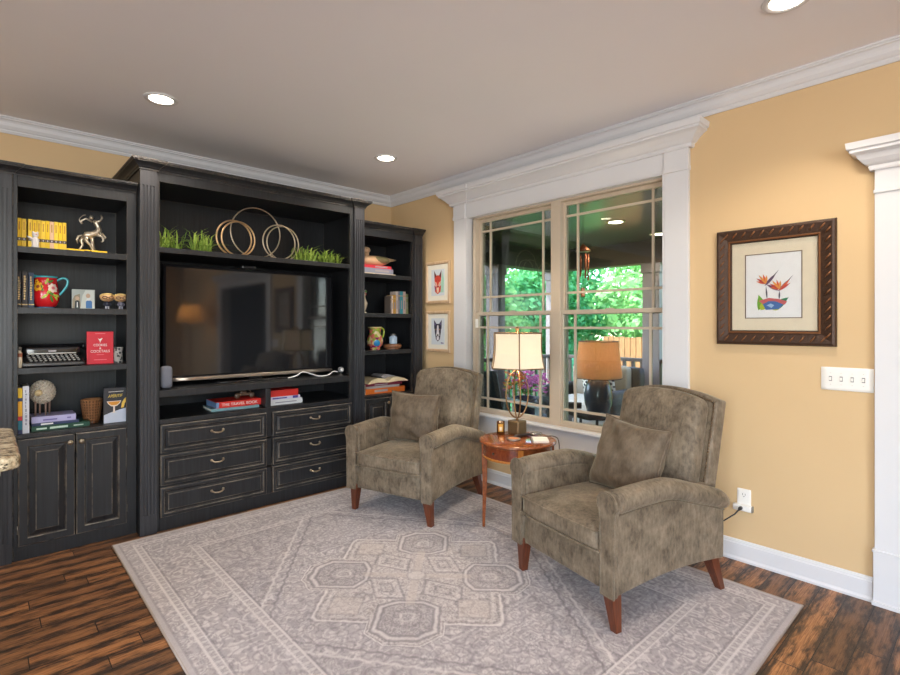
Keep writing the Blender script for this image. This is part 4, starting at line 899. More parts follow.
# ---------------------------------------------------------------- rug
def make_rug():
    x0, x1, y0, y1 = -2.722, -.330, -3.905, -.778
    NX, NY = 440, 575
    U, V = np.meshgrid(np.linspace(-1, 1, NX), np.linspace(-1, 1, NY))
    hx, hy = (x1 - x0) / 2, (y1 - y0) / 2
    X, Y = U * hx, V * hy; AX, AY = np.abs(X), np.abs(Y)
    rng = np.random.RandomState(11)
    def sn(px, py, f):
        """smooth value noise on arrays"""
        g = rng.rand(256, 256); a, b = px * f + 40, py * f + 40
        i, j = np.floor(a).astype(int), np.floor(b).astype(int); u, v = a - i, b - j
        u, v = u * u * (3 - 2 * u), v * v * (3 - 2 * v); i %= 255; j %= 255
        return (g[i, j] * (1 - u) + g[i + 1, j] * u) * (1 - v) + (g[i, j + 1] * (1 - u) + g[i + 1, j + 1] * u) * v
    base = np.array(srgb(172, 165, 168)); light = np.array(srgb(216, 210, 209)); dark = np.array(srgb(104, 97, 104)); warm = np.array(srgb(194, 182, 174))
    Cc = np.tile(base, (NY, NX, 1)); 
    def put(mask, col, k):
        w = (mask * k)[..., None]; Cc[:] = Cc * (1 - w) + col * w
    line = lambda d, w: np.clip(1.6 - np.abs(d) / w, 0, 1)
    # distance from the outer edge
    E_ = np.minimum(hx - AX, hy - AY)
    # curling arabesque: contour lines of mirrored noise
    def curls(f, w, k=1.0):
        n = sn(AX, AY, f) + .5 * sn(AX + 9, AY, f * 2.1)
        return line(np.mod(n * 3.0, 1) - .5, w) * k
    field = (E_ > .40)
    put(curls(16, .16) * field, light, .55); put(curls(23, .13) * field, dark, .45); put(curls(9, .12) * field, dark, .35)
    bord = ((E_ > .13) & (E_ < .36))
    put(bord * 1.0, dark, .10); put(curls(15, .16) * bord, light, .62); put(curls(20, .14) * bord, dark, .42)
    # guard stripes with small teeth
    along = np.where(hx - AX < hy - AY, AY, AX)
    for d, w in ((.095, .005), (.13, .004), (.36, .004), (.40, .005)):
        put(line(E_ - d, w), light, .75); put(line(E_ - d - .010, .004), dark, .45)
    for a, b, p in ((.100, .126, .045), (.365, .396, .05)):
        t = ((E_ > a) & (E_ < b)); tt = np.abs(np.mod(along / p, 1) - .5) * 2
        put(t * (tt > (E_ - a) / (b - a)), light, .55); put(t * (np.abs(tt - .5) < .12), dark, .35)
    put((E_ < .03) * 1.0, light, .15); put(curls(17, .15) * (E_ > .03) * (E_ < .09), light, .6); put(curls(22, .14) * (E_ > .03) * (E_ < .09), dark, .4); put(line(E_ - .03, .004), dark, .4)
    # medallion: its hexagons lie along the diagonals, its points along the axes
    X2, Y2 = X + .024, Y + .03; P, Q = (X2 + Y2) / math.sqrt(2), (X2 - Y2) / math.sqrt(2)
    wob = (sn(X, Y, 30) - .5) * .05
    def hexa(p, q, rt, ri, ro):
        """six-sided motif centred on the radial axis: flat inside, pointed outside (unit outline)"""
        q = np.where(q > 0, q / ro, -q / ri); return np.maximum(np.maximum(np.abs(p) / rt, q), (np.abs(p) / rt) * .5 + q * .78) + wob
    HX = [hexa(P, Q - .40, .155, .14, .19), hexa(P, -Q - .40, .155, .14, .19), hexa(Q, P - .40, .155, .14, .19), hexa(Q, -P - .40, .155, .14, .19)]
    diam = (np.abs(X2) + np.abs(Y2)) / .64; sq_ = np.maximum(np.abs(X2), np.abs(Y2)) / .50
    star = np.minimum(np.maximum(diam, sq_ * .80), np.maximum(np.abs(P), np.abs(Q)) / .44) + wob * .5
    star = np.minimum(star, np.minimum.reduce(HX) * .86)
    inside = star < 1
    put(inside * 1.0, warm, .30); put(curls(24, .14) * inside, dark, .5); put(curls(31, .14) * inside, light, .5)
    for d, c_, k in ((1.0, light, .8), (1.03, dark, .35), (.965, dark, .4), (.92, light, .3)): put(line(star - d, .011), c_, k)
    for h in HX:
        put((h < 1) * 1.0, base, .5); put(curls(34, .2) * (h < .76), dark, .55)
        for d, c_, k in ((1.0, dark, .6), (.90, light, .55), (.80, dark, .65), (.42, dark, .4), (.2, light, .4)): put(line(h - d, .034), c_, k)
    for (cx, cy) in ((0, .22), (.20, 0), (-.20, 0), (0, -.22)):
        u, v = P - (cx + cy) / math.sqrt(2), Q - (cx - cy) / math.sqrt(2)
        if abs(cx) > 0: u, v = v, u
        r1 = np.maximum(np.abs(u + v * .35) / .075, np.abs(v) / .10) + wob
        for d, c_, k in ((1.0, dark, .55), (.78, light, .35), (.40, dark, .5)): put(line(r1 - d, .06), c_, k)
        c3 = np.hypot(X2 - cx * 1.75, Y2 - cy * 1.75) / .045; put(line(c3 - 1, .14), dark, .4)
    for (cx, cy) in ((.45, 0), (-.45, 0), (0, .45), (0, -.45)):
        r1 = (np.abs(X2 - cx) + np.abs(Y2 - cy)) / .11 + wob; put((r1 < 1) * 1.0, warm, .35); put(line(r1 - 1, .06), dark, .35)
    cross = np.minimum(np.abs(P), np.abs(Q)); put((cross < .022) * (np.maximum(np.abs(P), np.abs(Q)) < .30), warm, .45)
    h = np.hypot(X2, Y2); put((h < .05) * 1.0, light, .4); put(line(h - .05, .006), dark, .35)
    # stepped outline around the medallion and corner pieces
    st = AX * 1.25 + AY * .80; stq = np.floor(st * 12) / 12 + .02 * np.abs(np.mod(st * 12 + (AX - AY) * 9, 1) - .5)
    for d in (.98, 1.06): put(line(AX * 1.1 + AY * .8 + .03 * np.abs(np.mod((AX - AY) * 9, 1) - .5) - d, .008) * field, light if d > 1 else dark, .6)
    put((AX * 1.1 + AY * .8 > 1.06) * field, dark, .12)
    # worn patches and yarn variation belong to the rug
    wear = sn(X, Y, 2.3) * .6 + sn(X, Y, 6) * .4
    Cc[:] = Cc * (1 - .42 * np.clip(wear - .40, 0, 1)[..., None]) + base * (.42 * np.clip(wear - .40, 0, 1)[..., None])
    Cc *= (.93 + .14 * rng.rand(NY, NX))[..., None] * (.95 + .10 * sn(X, Y, 14))[..., None]
    Cc[:] = np.clip(Cc, .02, 1)
    r = thing('area_rug', 'large grey vintage medallion rug on the wood floor under both armchairs', 'rug', ((x0 + x1) / 2, (y0 + y1) / 2, 0))
    co = np.zeros((NY * NX, 3)); co[:, 0] = X.ravel(); co[:, 1] = Y.ravel(); co[:, 2] = .010
    idx = np.arange(NY * NX).reshape(NY, NX)
    f = np.stack([idx[:-1, :-1], idx[:-1, 1:], idx[1:, 1:], idx[1:, :-1]], -1).reshape(-1, 4)
    me = D.meshes.new('pile'); me.vertices.add(len(co)); me.vertices.foreach_set('co', co.ravel())
    me.loops.add(f.size); me.loops.foreach_set('vertex_index', f.ravel()); me.polygons.add(len(f)); me.polygons.foreach_set('loop_start', np.arange(0, f.size, 4)); me.update()
    a = me.color_attributes.new('Col', 'FLOAT_COLOR', 'POINT'); a.data.foreach_set('color', np.concatenate([Cc.reshape(-1, 3), np.ones((NY * NX, 1))], 1).ravel().astype(np.float32))
    me.materials.append(mat_vcol('rug_pile', rough=.95, bump=(260, .35), sheen=.25))
    o = D.objects.new('pile', me); COL.objects.link(o); o.parent = r
    k = MB(); k.box((-hx, -hy, .001), (hx, hy, .0085)); k.build('backing', cm('rug_backing', 150, 140, 128, .9), r, local=True)
    k = MB()
    k.tube([(-hx, -hy, .0065), (hx, -hy, .0065), (hx, hy, .0065), (-hx, hy, .0065)], .006, 8, closed=True); k.build('bound_edge', cm('rug_edge', 176, 166, 160, .9), r, local=True)
make_rug()
RZ = .0115
# ---------------------------------------------------------------- velvet recliners (face -y in their own space)
NAIL = M('bronze_nailhead', srgb(120, 102, 82), .3, metal=.9)
def make_chair(label):
    t = thing('armchair', label, 'armchair', group='matching velvet armchairs')
    bz = .168
    for s in (-1, 1):
        for y0, y1, b in ((-.408, -.40, .0), (.318, .375, .05)):
            k = MB(); rings = []
            for z, w, f in ((bz + .03, .029, 0), (bz - .005, .029, 0), (.0, .0175, 1)):
                cx, cy = s * (.322 + .016 * f), y0 + (y1 - y0) * f
                rings.append([(cx - w, cy - w, z), (cx + w, cy - w, z), (cx + w, cy + w, z), (cx - w, cy + w, z)])
            k.loft(rings, sm=False).build('leg', CHERRY, t, local=True, bevel=.002)
    # side bodies, front rail, seat platform
    for s in (-1, 1):
        k = MB(); rings = []
        for i in range(15):
            y = -.425 + .80 * i / 14; arch = .030 * math.sin(PI * i / 14); top = .575 - .085 * max(0, (i - 5) / 9) ** 1.5
            xi, xo = s * .277, s * (.360 + .004 * math.sin(PI * i / 14))
            rings.append([(xi, y, bz + arch), (xo, y, bz + arch), (xo + s * .002, y, (bz + top) / 2), (xo, y, top), (xi, y, top)])
        k.loft(rings, sm=False).build('side_panel', VELVET, t, local=True, bevel=.008, seg=3)
        # rolled arm, sloping to the rear
        k = MB(); rings = []
        for i in range(25):
            q = i / 24; y = -.432 + .865 * q
            zc = .582 + .012 * math.sin(PI * min(1, q * 1.5)) - .13 * max(0, q - .42) ** 1.25 / .5
            r = .059
            e = min(1, (1 - q) / .10); e = math.sqrt(max(1e-3, 1 - (1 - e) ** 2)); b0 = min(1, q / .012); b0 = .92 + .08 * b0
            rx, rz_ = r * e * b0, .054 * e * b0
            rings.append([(s * .333 + rx * math.cos(a), y, zc + rz_ * math.sin(a)) for a in [2 * PI * j / 20 for j in range(20)]])
        ra = k.loft(rings).build('rolled_arm', VELVET, t, local=True)
        P = []
        for i in range(16):
            q = .02 + .90 * i / 15; y = -.432 + .865 * q; zc = .582 + .012 * math.sin(PI * min(1, q * 1.5)) - .13 * max(0, q - .42) ** 1.25 / .5; P.append((s * .367, y, zc - .047))
        MB().tube(P, .0045, 6).build('under_arm_welt', VELVET2, ra, local=True)
        # keyhole front facing with welt
        kp = []
        for a in [(-.62 + (PI + 1.24) * j / 18) for j in range(19)]: kp.append((s * .333 + .055 * math.cos(a), .583 + .053 * math.sin(a)))
        kp += [(s * .333 - .040, .50), (s * .333 - .037, bz), (s * .333 + .037, bz), (s * .333 + .040, .50)]
        k = MB(); k.prism(kp, 'y', -.455, -.42); o = k.build('arm_front', VELVET, t, local=True, bevel=.006, seg=3)
        k = MB(); k.tube([(u, -.452, v) for u, v in kp], .0055, 6, closed=True); k.build('welt', VELVET, o, local=True)
    k = MB(); k.rbox((0, -.385, .258), (.296, .048, .088), .02, 10, (0, .012, 0)); k.box((-.30, -.36, bz + .02), (.30, .34, .34)); k.build('front_rail', VELVET, t, local=True)
    # seat cushion, crowned, with welts
    sc = MB(); sc.rbox((0, -.135, .397), (.284, .325, .060), .03, 14, (0, .012, .030)); so = sc.build('seat_cushion', VELVET, t, local=True)
    for z in (.442, .352):
        k = MB(); P = [(-.284, .15, z), (-.284, -.40, z), (-.279, -.447, z), (-.262, -.462, z), (0, -.474, z), (.262, -.462, z), (.279, -.447, z), (.284, -.40, z), (.284, .15, z)]
        k.tube(smooth(P, 5), .0055, 6); k.build('welt', VELVET, so, local=True)
    # back: framed shell with arched top, reclined, and a loose-looking back pad
    tilt = .215
    B = Matrix.Translation((0, .255, .40)) @ Matrix.Rotation(-tilt, 4, 'X')
    def outline(w0, w1, z0, z1, arch, r=.03, n=10):
        P = [(-w0, z0), (w0, z0)]
        for i in range(n + 1):
            a = i / n * PI / 2; P.append((w1 - r + r * math.cos(a), z1 - r + r * math.sin(a)))
        for i in range(1, 12):
            q = 1 - 2 * i / 12; P.append(((w1 - r) * q, z1 + arch * (1 - q * q)))
        for i in range(n + 1):
            a = PI / 2 + i / n * PI / 2; P.append((-w1 + r + r * math.cos(a), z1 - r + r * math.sin(a)))
        return P
    k = MB(); k.M = B; k.prism(outline(.300, .300, .09, .612, .042, .014), 'y', .035, .120); k.M = Matrix.Identity(4)
    k.box((-.30, .27, bz), (.30, .40, .55)); k.build('back_frame', VELVET, t, local=True, bevel=.012, seg=3)
    k = MB(); k.M = B
    ol = [(u, v) for u, v in outline(.281, .283, .09, .592, .042, .014)][1:]
    pts = []; acc = 0; prev = None
    for i in range(len(ol) - 1):
        a, b = Vector(ol[i]), Vector(ol[i + 1]); L = (b - a).length; d = acc
        while d < L: pts.append(a + (b - a) * d / L); d += .0155
        acc = d - L
    for p in pts: k.ell((p.x, .034, p.y), (.0068, .0045, .0068), 7, 4)
    k.build('nailhead_trim', NAIL, t, local=True)
    k = MB(); k.M = B
    def curve(p):
        q = (p.z - .29) / .30; p.z += .040 * (1 - (p.x / .27) ** 2) * max(0, q); return p
    k.rbox((0, -.015, .300), (.266, .060, .290), .045, 16, (.004, .045, .0), fn=curve); k.build('back_cushion', VELVET, t, local=True)
    return t
c1 = make_chair('olive-brown velvet armchair nearest the camera, right of the round side table')
c2 = copy_tree(c1); c2['label'] = 'olive-brown velvet armchair farther off, between the black cabinet and the side table'
def place(o, loc, rz): o.location = loc; o.rotation_euler = (0, 0, rz); ROOT[o.name] = Vector(loc)
place(c1, (-.745, -3.150, RZ), math.radians(-102.9))
place(c2, (-.767, -1.463, RZ), math.radians(-72.6))
def pillow(label, w, h, tk, loc, rot, seedn, fold):
    """stuffed square pillow with drawn-in sides, pointed corners and creases"""
    t = thing('throw_pillow', label, 'pillow', loc, group='velvet throw pillows')
    n = 34; k = MB(); off = Vector((seedn * 3.1, 0, 0))
    for s in (-1, 1):
        co = []
        for j in range(n + 1):
            for i in range(n + 1):
                u, v = 2 * i / n - 1, 2 * j / n - 1
                px = u * w / 2 * (1 - .095 * (1 - v * v)); pz = v * h / 2 * (1 - .095 * (1 - u * u))
                th = tk / 2 * (max(0, 1 - abs(u) ** 2.6) * max(0, 1 - abs(v) ** 2.6)) ** .45
                cr = noise.noise(Vector((u * 2.2, v * 2.2, s * 3)) + off) * .022 - (1 - fold) * .030 * math.exp(-((u + .62) ** 2 + (v - .62) ** 2 + 1.6 * (u + .62) * (v - .62)) * 9) + fold * math.sin((v * 1.2 + u * .5) * 9 + noise.noise(Vector((u, v, 0)) * 2) * 3) * .006 * max(0, .4 - v)
                co.append((px, s * (th + cr * min(1, th / (tk * .2))), pz))
        fs = [(j * (n + 1) + i, j * (n + 1) + i + 1, (j + 1) * (n + 1) + i + 1, (j + 1) * (n + 1) + i) for j in range(n) for i in range(n)]
        k.add(co, fs if s < 0 else [f[::-1] for f in fs], 0, True)
    k.build('pillow_cover', VELVET2, t, local=True)
    P = []
    for a, b in (((-1, -1), (1, -1)), ((1, -1), (1, 1)), ((1, 1), (-1, 1)), ((-1, 1), (-1, -1))):
        for i in range(10):
            q = i / 10; u, v = a[0] + (b[0] - a[0]) * q, a[1] + (b[1] - a[1]) * q
            P.append((u * w / 2 * (1 - .095 * (1 - v * v)), 0, v * h / 2 * (1 - .095 * (1 - u * u))))
    MB().tube(P, .005, 6, closed=True).build('piped_edge', VELVET2, t, local=True)
    t.rotation_euler = rot; return t
def chair_pt(o, x, y, z):
    return o.matrix_basis @ Vector((x, y, z))
bpy.context.view_layer.update()
pa = pillow('velvet throw pillow with a dented corner leaning on the back of the nearer armchair', .45, .41, .21, (0, 0, 0), (0, 0, 0), 1, 0)
pa.matrix_basis = c1.matrix_basis @ Matrix.Translation((.02, .045, .655)) @ Matrix.Rotation(-.30, 4, 'X') @ Matrix.Rotation(math.radians(3), 4, 'Y')
pb_ = pillow('velvet throw pillow standing upright on the farther armchair, creased at its lower edge', .47, .395, .17, (0, 0, 0), (0, 0, 0), 4, 1)
pb_.matrix_basis = c2.matrix_basis @ Matrix.Translation((-.04, -.05, .660)) @ Matrix.Rotation(-.16, 4, 'X')

# ---------------------------------------------------------------- round side table
TX, TY, TH = -.615, -2.315, .618
t = thing('side_table', 'small round polished cherry side table between the two armchairs', 'table', (TX, TY, 0))
MB().lathe([(.001, -.022), (.252, -.022), (.262, -.016), (.264, -.010), (.260, -.003), (.250, 0), (.001, 0)], (TX, TY, TH), 64).build('table_top', TABLEWOOD, t)
a = MB().lathe([(.236, -.115), (.236, -.022)], (TX, TY, TH), 64, caps=False).lathe([(.228, -.115), (.228, -.022)], (TX, TY, TH), 64, caps=False).build('apron', TABLEWOOD, t)
MB().lathe([(.236, -.118), (.242, -.114), (.242, -.106), (.236, -.102)], (TX, TY, TH), 64, caps=False).build('bead', INLAY, a)
dw = MB()
for r0, r1 in ((.2365, .2385),):
    A = [PI + .20 + (PI / 2 - .40) * i / 12 for i in range(13)]
    A = [math.radians(225 - 90 + 8 + (74) * i / 12) - 0 for i in range(13)]
    for r in (r1,):
        dw.add([(TX + r * math.cos(x), TY + r * math.sin(x), TH - zz) for zz in (.098, .032) for x in A], [(i, i + 1, 14 + i, 13 + i) for i in range(12)], 0, True)
d_ = dw.build('drawer_front', mat_wood('drawer_veneer', srgb(104, 44, 22), srgb(140, 66, 34), (10, 50, 30), .16, .5), t)
k = MB(); k.ell((TX + .246 * math.cos(PI), TY + .246 * math.sin(PI), TH - .062), (.008, .008, .008), 12, 8); k.build('drawer_knob', cm('bronze_knob', 70, 54, 34, .3), d_)
for ang in (135, 225, 315, 45):
    x = math.radians(ang); c, s = math.cos(x), math.sin(x); rings = []
    for z, r, w in ((TH - .022, .226, .021), (TH - .118, .226, .020), (.30, .224, .015), (RZ, .232, .009)):
        cx, cy = TX + r * c, TY + r * s
        rings.append([(cx + w * (c * p - s * q), cy + w * (s * p + c * q), z) for p, q in ((-1, -1), (1, -1), (1, 1), (-1, 1))])
    l = MB().loft(rings, sm=False).build('leg', TABLEWOOD, t, bevel=.002)
    k = MB(); r = .248
    k.add([(TX + r * c + w * -s * .8, TY + r * s + w * c * .8, z) for w in (-.021, .021) for z in (TH - .114, TH - .024)], [(0, 2, 3, 1)]); k.build('inlay_square', INLAY, l)
# ---- table lamp
LX, LY = TX + .105, TY + .09
t = thing('table_lamp', 'lit table lamp with bronze oval rings and cream hexagonal shade on the side table', 'lamp', (LX, LY, TH))
BRZ = M('antique_bronze', srgb(140, 108, 74), .36, metal=.8, var=(40, .25))
MB().rbox((LX, LY, TH + .051), (.048, .048, .051), .004, 6).build('base_block', M('bronze_leaf_block', srgb(104, 84, 58), .45, metal=.4, var=(30, .25)), t)
for ph in (math.radians(-25), math.radians(55)):
    k = MB(); k.tube([(LX + .087 * math.cos(a) * math.cos(ph), LY + .087 * math.cos(a) * math.sin(ph), TH + .290 + .170 * math.sin(a)) for a in [2 * PI * i / 40 for i in range(40)]], .0055, 8, closed=True); k.build('oval_ring', BRZ, t)
MB().lathe([(.012, .102), (.008, .111), (.006, .122)], (LX, LY, TH), 14).lathe([(.006, .456), (.012, .462), (.016, .475), (.012, .49), (.016, .50), (.005, .52), (.004, .725), (.012, .728), (.012, .735), (.008, .740), (.016, .752), (.012, .766), (.001, .770)], (LX, LY, TH), 14).build('stem_and_finial', BRZ, t)
SHADE = mat_shade('cream_shade', srgb(252, 242, 222), None, .22)
off = math.atan2(-.676278, .736646) + math.radians(27)    # seams where the hexagon's corners are
prof = [(.478, .207), (.49, .203), (.53, .194), (.58, .187), (.63, .184), (.68, .183), (.724, .186)]
k = MB()
hexr = lambda z, r: [(LX + r * math.cos(off + PI / 3 * i), LY + r * math.sin(off + PI / 3 * i), TH + z) for i in range(6)]
k.loft([hexr(z, r) for z, r in prof], caps=False, sm=False); k.loft([hexr(z, r - .0015) for z, r in prof], caps=False, sm=False); sh = k.build('lamp_shade', SHADE, t)
TRIM = cm('shade_braid', 118, 88, 56, .7)
for i in range(6):
    MB().tube([(LX + (r + .001) * math.cos(off + PI / 3 * i), LY + (r + .001) * math.sin(off + PI / 3 * i), TH + z) for z, r in prof], .0042, 6).build('seam_braid', TRIM, sh)
for z, r in (prof[0], prof[-1]): MB().tube(hexr(z, r), .0042, 6, closed=True).build('edge_braid', TRIM, sh)
k = MB(); k.tube([(LX - .15, LY, TH + .72), (LX, LY, TH + .722), (LX + .15, LY, TH + .72)], .003, 6); k.tube([(LX, LY - .15, TH + .72), (LX, LY, TH + .722), (LX, LY + .15, TH + .72)], .002, 6); k.build('spider', GREYM, sh)
MB().lathe([(.010, .53), (.026, .57), (.030, .60), (.022, .63), (.001, .638)], (LX + .028, LY, TH), 16).build('bulb', M('warm_bulb', (1, .9, .7), .5, emit=((1, .78, .48), 18)), t)
lamp('lamp_bulb_light', 'POINT', (LX - .03, LY - .0, TH + .62), 13, (1, .84, .62), shadow_soft_size=.03)
# ---- small things on the table
t = thing('candle_jar', 'amber and black candle jar on the side table, left of the lamp', 'candle', (-.573, -2.125, TH))
cx, cy = -.573, -2.125
MB().lathe([(.027, 0), (.029, .003), (.029, .088), (.026, .088), (.026, .02), (.001, .018)], (cx, cy, TH), 24).build('glass_body', M('dark_amber_glass', srgb(74, 44, 20), .15, var=(30, .3)), t)
k = MB(); av = math.atan2(-(cy + 2.2), -(cx + .3)); av = math.atan2(-4.579 - cy, -3.323 - cx)
for r, z0, z1, mi, wd in ((.0296, .018, .074, 0, .62), (.0300, .026, .052, 1, .34)):
    A = [av - wd + 2 * wd * i / 8 for i in range(9)]; k.add([(cx + r * math.cos(x), cy + r * math.sin(x), TH + z) for z in (z0, z1) for x in A], [(i, i + 1, 10 + i, 9 + i) for i in range(8)], mi, True)
k.build('label', [cm('gold_label', 196, 146, 56, .4), cm('label_pale', 222, 200, 170)], t)
MB().cyl((cx, cy, TH + .02), .025, .05, 20).build('wax', cm('wax_brown', 96, 60, 36), t)
cx, cy = -.660, -2.318
t = thing('coaster', 'round silver-rimmed coaster with an orange picture on the side table', 'coaster', (cx, cy, TH))
MB().lathe([(.044, 0), (.048, .003), (.048, .010), (.044, .012), (.040, .009), (.001, .009)], (cx, cy, TH), 30).build('rim', GREYM, t)
MB().lathe([(.038, .0092), (.001, .0096)], (cx, cy, TH), 24, caps=False).build('picture', cm('coaster_orange', 204, 132, 90, .3), t)
t = thing('notepad', 'small white notepad lying on the right side of the side table', 'notepad', (-.545, -2.452, TH))
k = MB(); k.M = xf((-.545, -2.452, TH), .75, 1.25); k.box((-.055, -.045, 0), (.055, .045, .009)); k.M = Matrix.Identity(4); k.build('pages', cm('pad_white', 226, 222, 212, .8), t, bevel=.001)
k = MB(); k.M = xf((-.545, -2.452, TH), .75, 1.25); k.box((-.0555, .038, .0005), (.0555, .0455, .0102)); k.M = Matrix.Identity(4); k.build('binding', cm('pad_binding', 120, 110, 100), t)
t = thing('magnifying_glass', 'magnifying glass with a dark handle lying on the side table before the lamp', 'magnifying glass', (TX + .0, TY - .06, TH))
k = MB(); d = Vector((.96, -.20, 0)).normalized(); p0 = Vector((-.615, -2.285, TH + .011)); p1 = p0 + d * .150
k.tube([p0, p0 + d * .02, p0 + d * .12, p1], [.008, .0105, .0095, .007], 12); k.build('handle', cm('dark_handle', 46, 36, 32, .4), t)
cc = p1 + d * .045
MB().tube([(cc.x + .042 * math.cos(a), cc.y + .042 * math.sin(a), TH + .012) for a in [2 * PI * i / 30 for i in range(30)]], .0042, 8, closed=True).build('rim', GREYM, t)
MB().lathe([(.001, -.003), (.040, -.0012), (.040, .0012), (.001, .003)], (cc.x, cc.y, TH + .012), 26).build('lens', GLASS, t)
solo(MB().tube(smooth([(LX + .052, LY - .01, TH + .008), (TX + .14, TY - .06, TH + .005), (TX + .225, TY - .14, TH + .005), (TX + .272, TY - .15, TH - .05), (TX + .285, TY - .15, TH - .25), (TX + .34, TY - .2, .02), (TX + .44, TY - .26, .01)], 8), .003, 6), 'lamp_cord', cm('brown_cord', 60, 48, 38), 'thin dark lamp cord running over the back edge of the side table', 'cord', (TX + .27, TY - .15, 0))

# ---------------------------------------------------------------- granite-topped bar at the left edge
t = thing('bar_counter', 'granite-topped bar counter cut off by the left edge of the photo', 'counter', (-3.9, -2.47, 0))
P = [(-4.6, -2.20), (-4.6, -2.74)]
for i in range(7):
    a = -PI / 2 + PI / 2 * i / 6; P.append((-3.285 + .04 * math.cos(a), -2.70 + .04 * math.sin(a)))
for i in range(7):
    a = PI / 2 * i / 6; P.append((-3.285 + .04 * math.cos(a), -2.24 + .04 * math.sin(a)))
MB().prism(P, 'z', 1.000, 1.040).build('granite_top', GRANITE, t, bevel=.010, seg=4)
MB().box((-4.6, -2.38, 0), (-3.40, -2.56, 1.0)).build('base_wall', M('bar_cream', srgb(206, 196, 180), .6), t)
k = MB(); k.prism([(-2.56, .70), (-2.56, .995), (-2.70, .995), (-2.69, .96), (-2.64, .90), (-2.60, .78), (-2.585, .72)], 'x', -3.48, -3.42); k.build('corbel', M('bar_cream', srgb(206, 196, 180), .6), t)
k = MB(); k.tube(smooth([(-3.40, -2.47, .99), (-3.335, -2.47, .985), (-3.30, -2.47, .955), (-3.315, -2.47, .90), (-3.35, -2.47, .86), (-3.40, -2.47, .82)], 6), .018, 10); k.build('scroll_bracket', M('bar_cream', srgb(206, 196, 180), .6), t)

# ---------------------------------------------------------------- pictures on the right wall
def PW(yc, zc): return lambda u, v, o: (-o, yc - u, zc + v)
def flat_art(m, P, poly, o, mi=0, th=.0004):
    m.loft([[P(u, v, o) for u, v in poly], [P(u, v, o + th) for u, v in poly]], mi, sm=False)
t = thing('framed_picture', 'large ornate dark bronze framed flower print on the tan wall right of the window', 'picture', (-.02, -3.6875, 1.285))
f = PW(-3.6875, 1.625); hw, hh = .2965, .340
BRF = M('bronze_frame', srgb(66, 46, 34), .42, metal=.35, var=(60, .4), bump=(90, .8, .004)); BRF2 = M('bronze_gilt', srgb(128, 84, 52), .36, metal=.5, var=(50, .25))
o = MB().panel(-hw, hw, -hh, hh, [(0, .001), (0, .018), (.006, .030), (.016, .034), (.050, .026), (.066, .022), (.070, .026), (.078, .026), (.084, .016), (.0845, .002)], f, fill=False).build('frame', BRF, t)
k = MB(); k.panel(-hw + .067, hw - .067, -hh + .067, hh - .067, [(0, .024), (.002, .029), (.008, .029), (.012, .024)], f, fill=False); k.panel(-hw + .002, hw - .002, -hh + .002, hh - .002, [(0, .018), (.001, .024), (.006, .030), (.010, .026)], f, fill=False); k.build('gilt_lip', BRF2, o)
k = MB(); random.seed(8)
for (a, b, n) in (((-hw + .034, -hh + .034), (hw - .034, -hh + .034), 11), ((hw - .034, -hh + .034), (hw - .034, hh - .034), 13), ((hw - .034, hh - .034), (-hw + .034, hh - .034), 11), ((-hw + .034, hh - .034), (-hw + .034, -hh + .034), 13)):
    for i in range(n):
        q = (i + .5) / n; u, v = a[0] + (b[0] - a[0]) * q, a[1] + (b[1] - a[1]) * q
        k.tube([f(u - .014, v - .018, .028), f(u - .004, v - .006, .034), f(u + .006, v + .006, .034), f(u + .014, v + .020, .028)], [.0015, .0045, .0045, .0015], 6)
k.build('gilt_gadroons', BRF2, o)
MB().panel(-.214, .214, -.258, .258, [(0, .003), (0, .008), (.0735, .008), (.0735, .003)], f, fill=False).build('mat_board', cm('cream_mat', 226, 216, 194, .8), t)
MB().panel(-.1425, .1425, -.1865, .1865, [(0, .0078), (0, .0095), (.004, .0095), (.004, .003)], f, fill=False).build('mat_fillet', cm('dark_fillet', 92, 66, 44, .4), t)
pc = MB().panel(-.140, .140, -.183, .183, [(0, .004), (0, .0065)], f).build('print_paper', cm('print_white', 232, 234, 236, .7), t)
k = MB(); Z = .0068
def leafp(x0, y0, x1, y1, w, mi, o=Z, bend=0.0):
    d = Vector((x1 - x0, y1 - y0)); n = Vector((-d.y, d.x)).normalized(); pts = []
    for s in (1, -1):
        for i in range(7):
            q = i / 6 if s > 0 else 1 - i / 6; c = Vector((x0, y0)) + d * q + n * bend * math.sin(PI * q)
            pts.append(tuple(c + n * s * w * math.sin(PI * min(1, q * 1.05 + .02)) ** .8))
    flat_art(k, f, pts[:7] + pts[8:13], o, mi)
O = Z
leafp(-.07, -.14, -.072, -.05, .018, 0, O, -.01); leafp(-.06, -.14, -.03, -.085, .018, 1, O + .0002); leafp(.02, -.14, .078, -.07, .018, 2, O, .01); leafp(.0, -.14, .045, -.105, .016, 1, O + .0003)
flat_art(k, f, [(-.072, -.085), (-.02, -.07), (.03, -.078), (.07, -.092), (.06, -.110), (.0, -.10), (-.05, -.105)], O + .0005, 3)
flat_art(k, f, [(-.05, -.105), (-.02, -.088), (.015, -.09), (.05, -.108), (.03, -.135), (-.035, -.138)], O + .0009, 4)
flat_art(k, f, [(-.03, -.112), (-.01, -.102), (.008, -.112), (-.006, -.128)], O + .0013, 5)
leafp(-.028, -.075, -.034, .0, .004, 6, O + .0012); leafp(.032, -.08, .034, -.03, .004, 6, O + .0012)
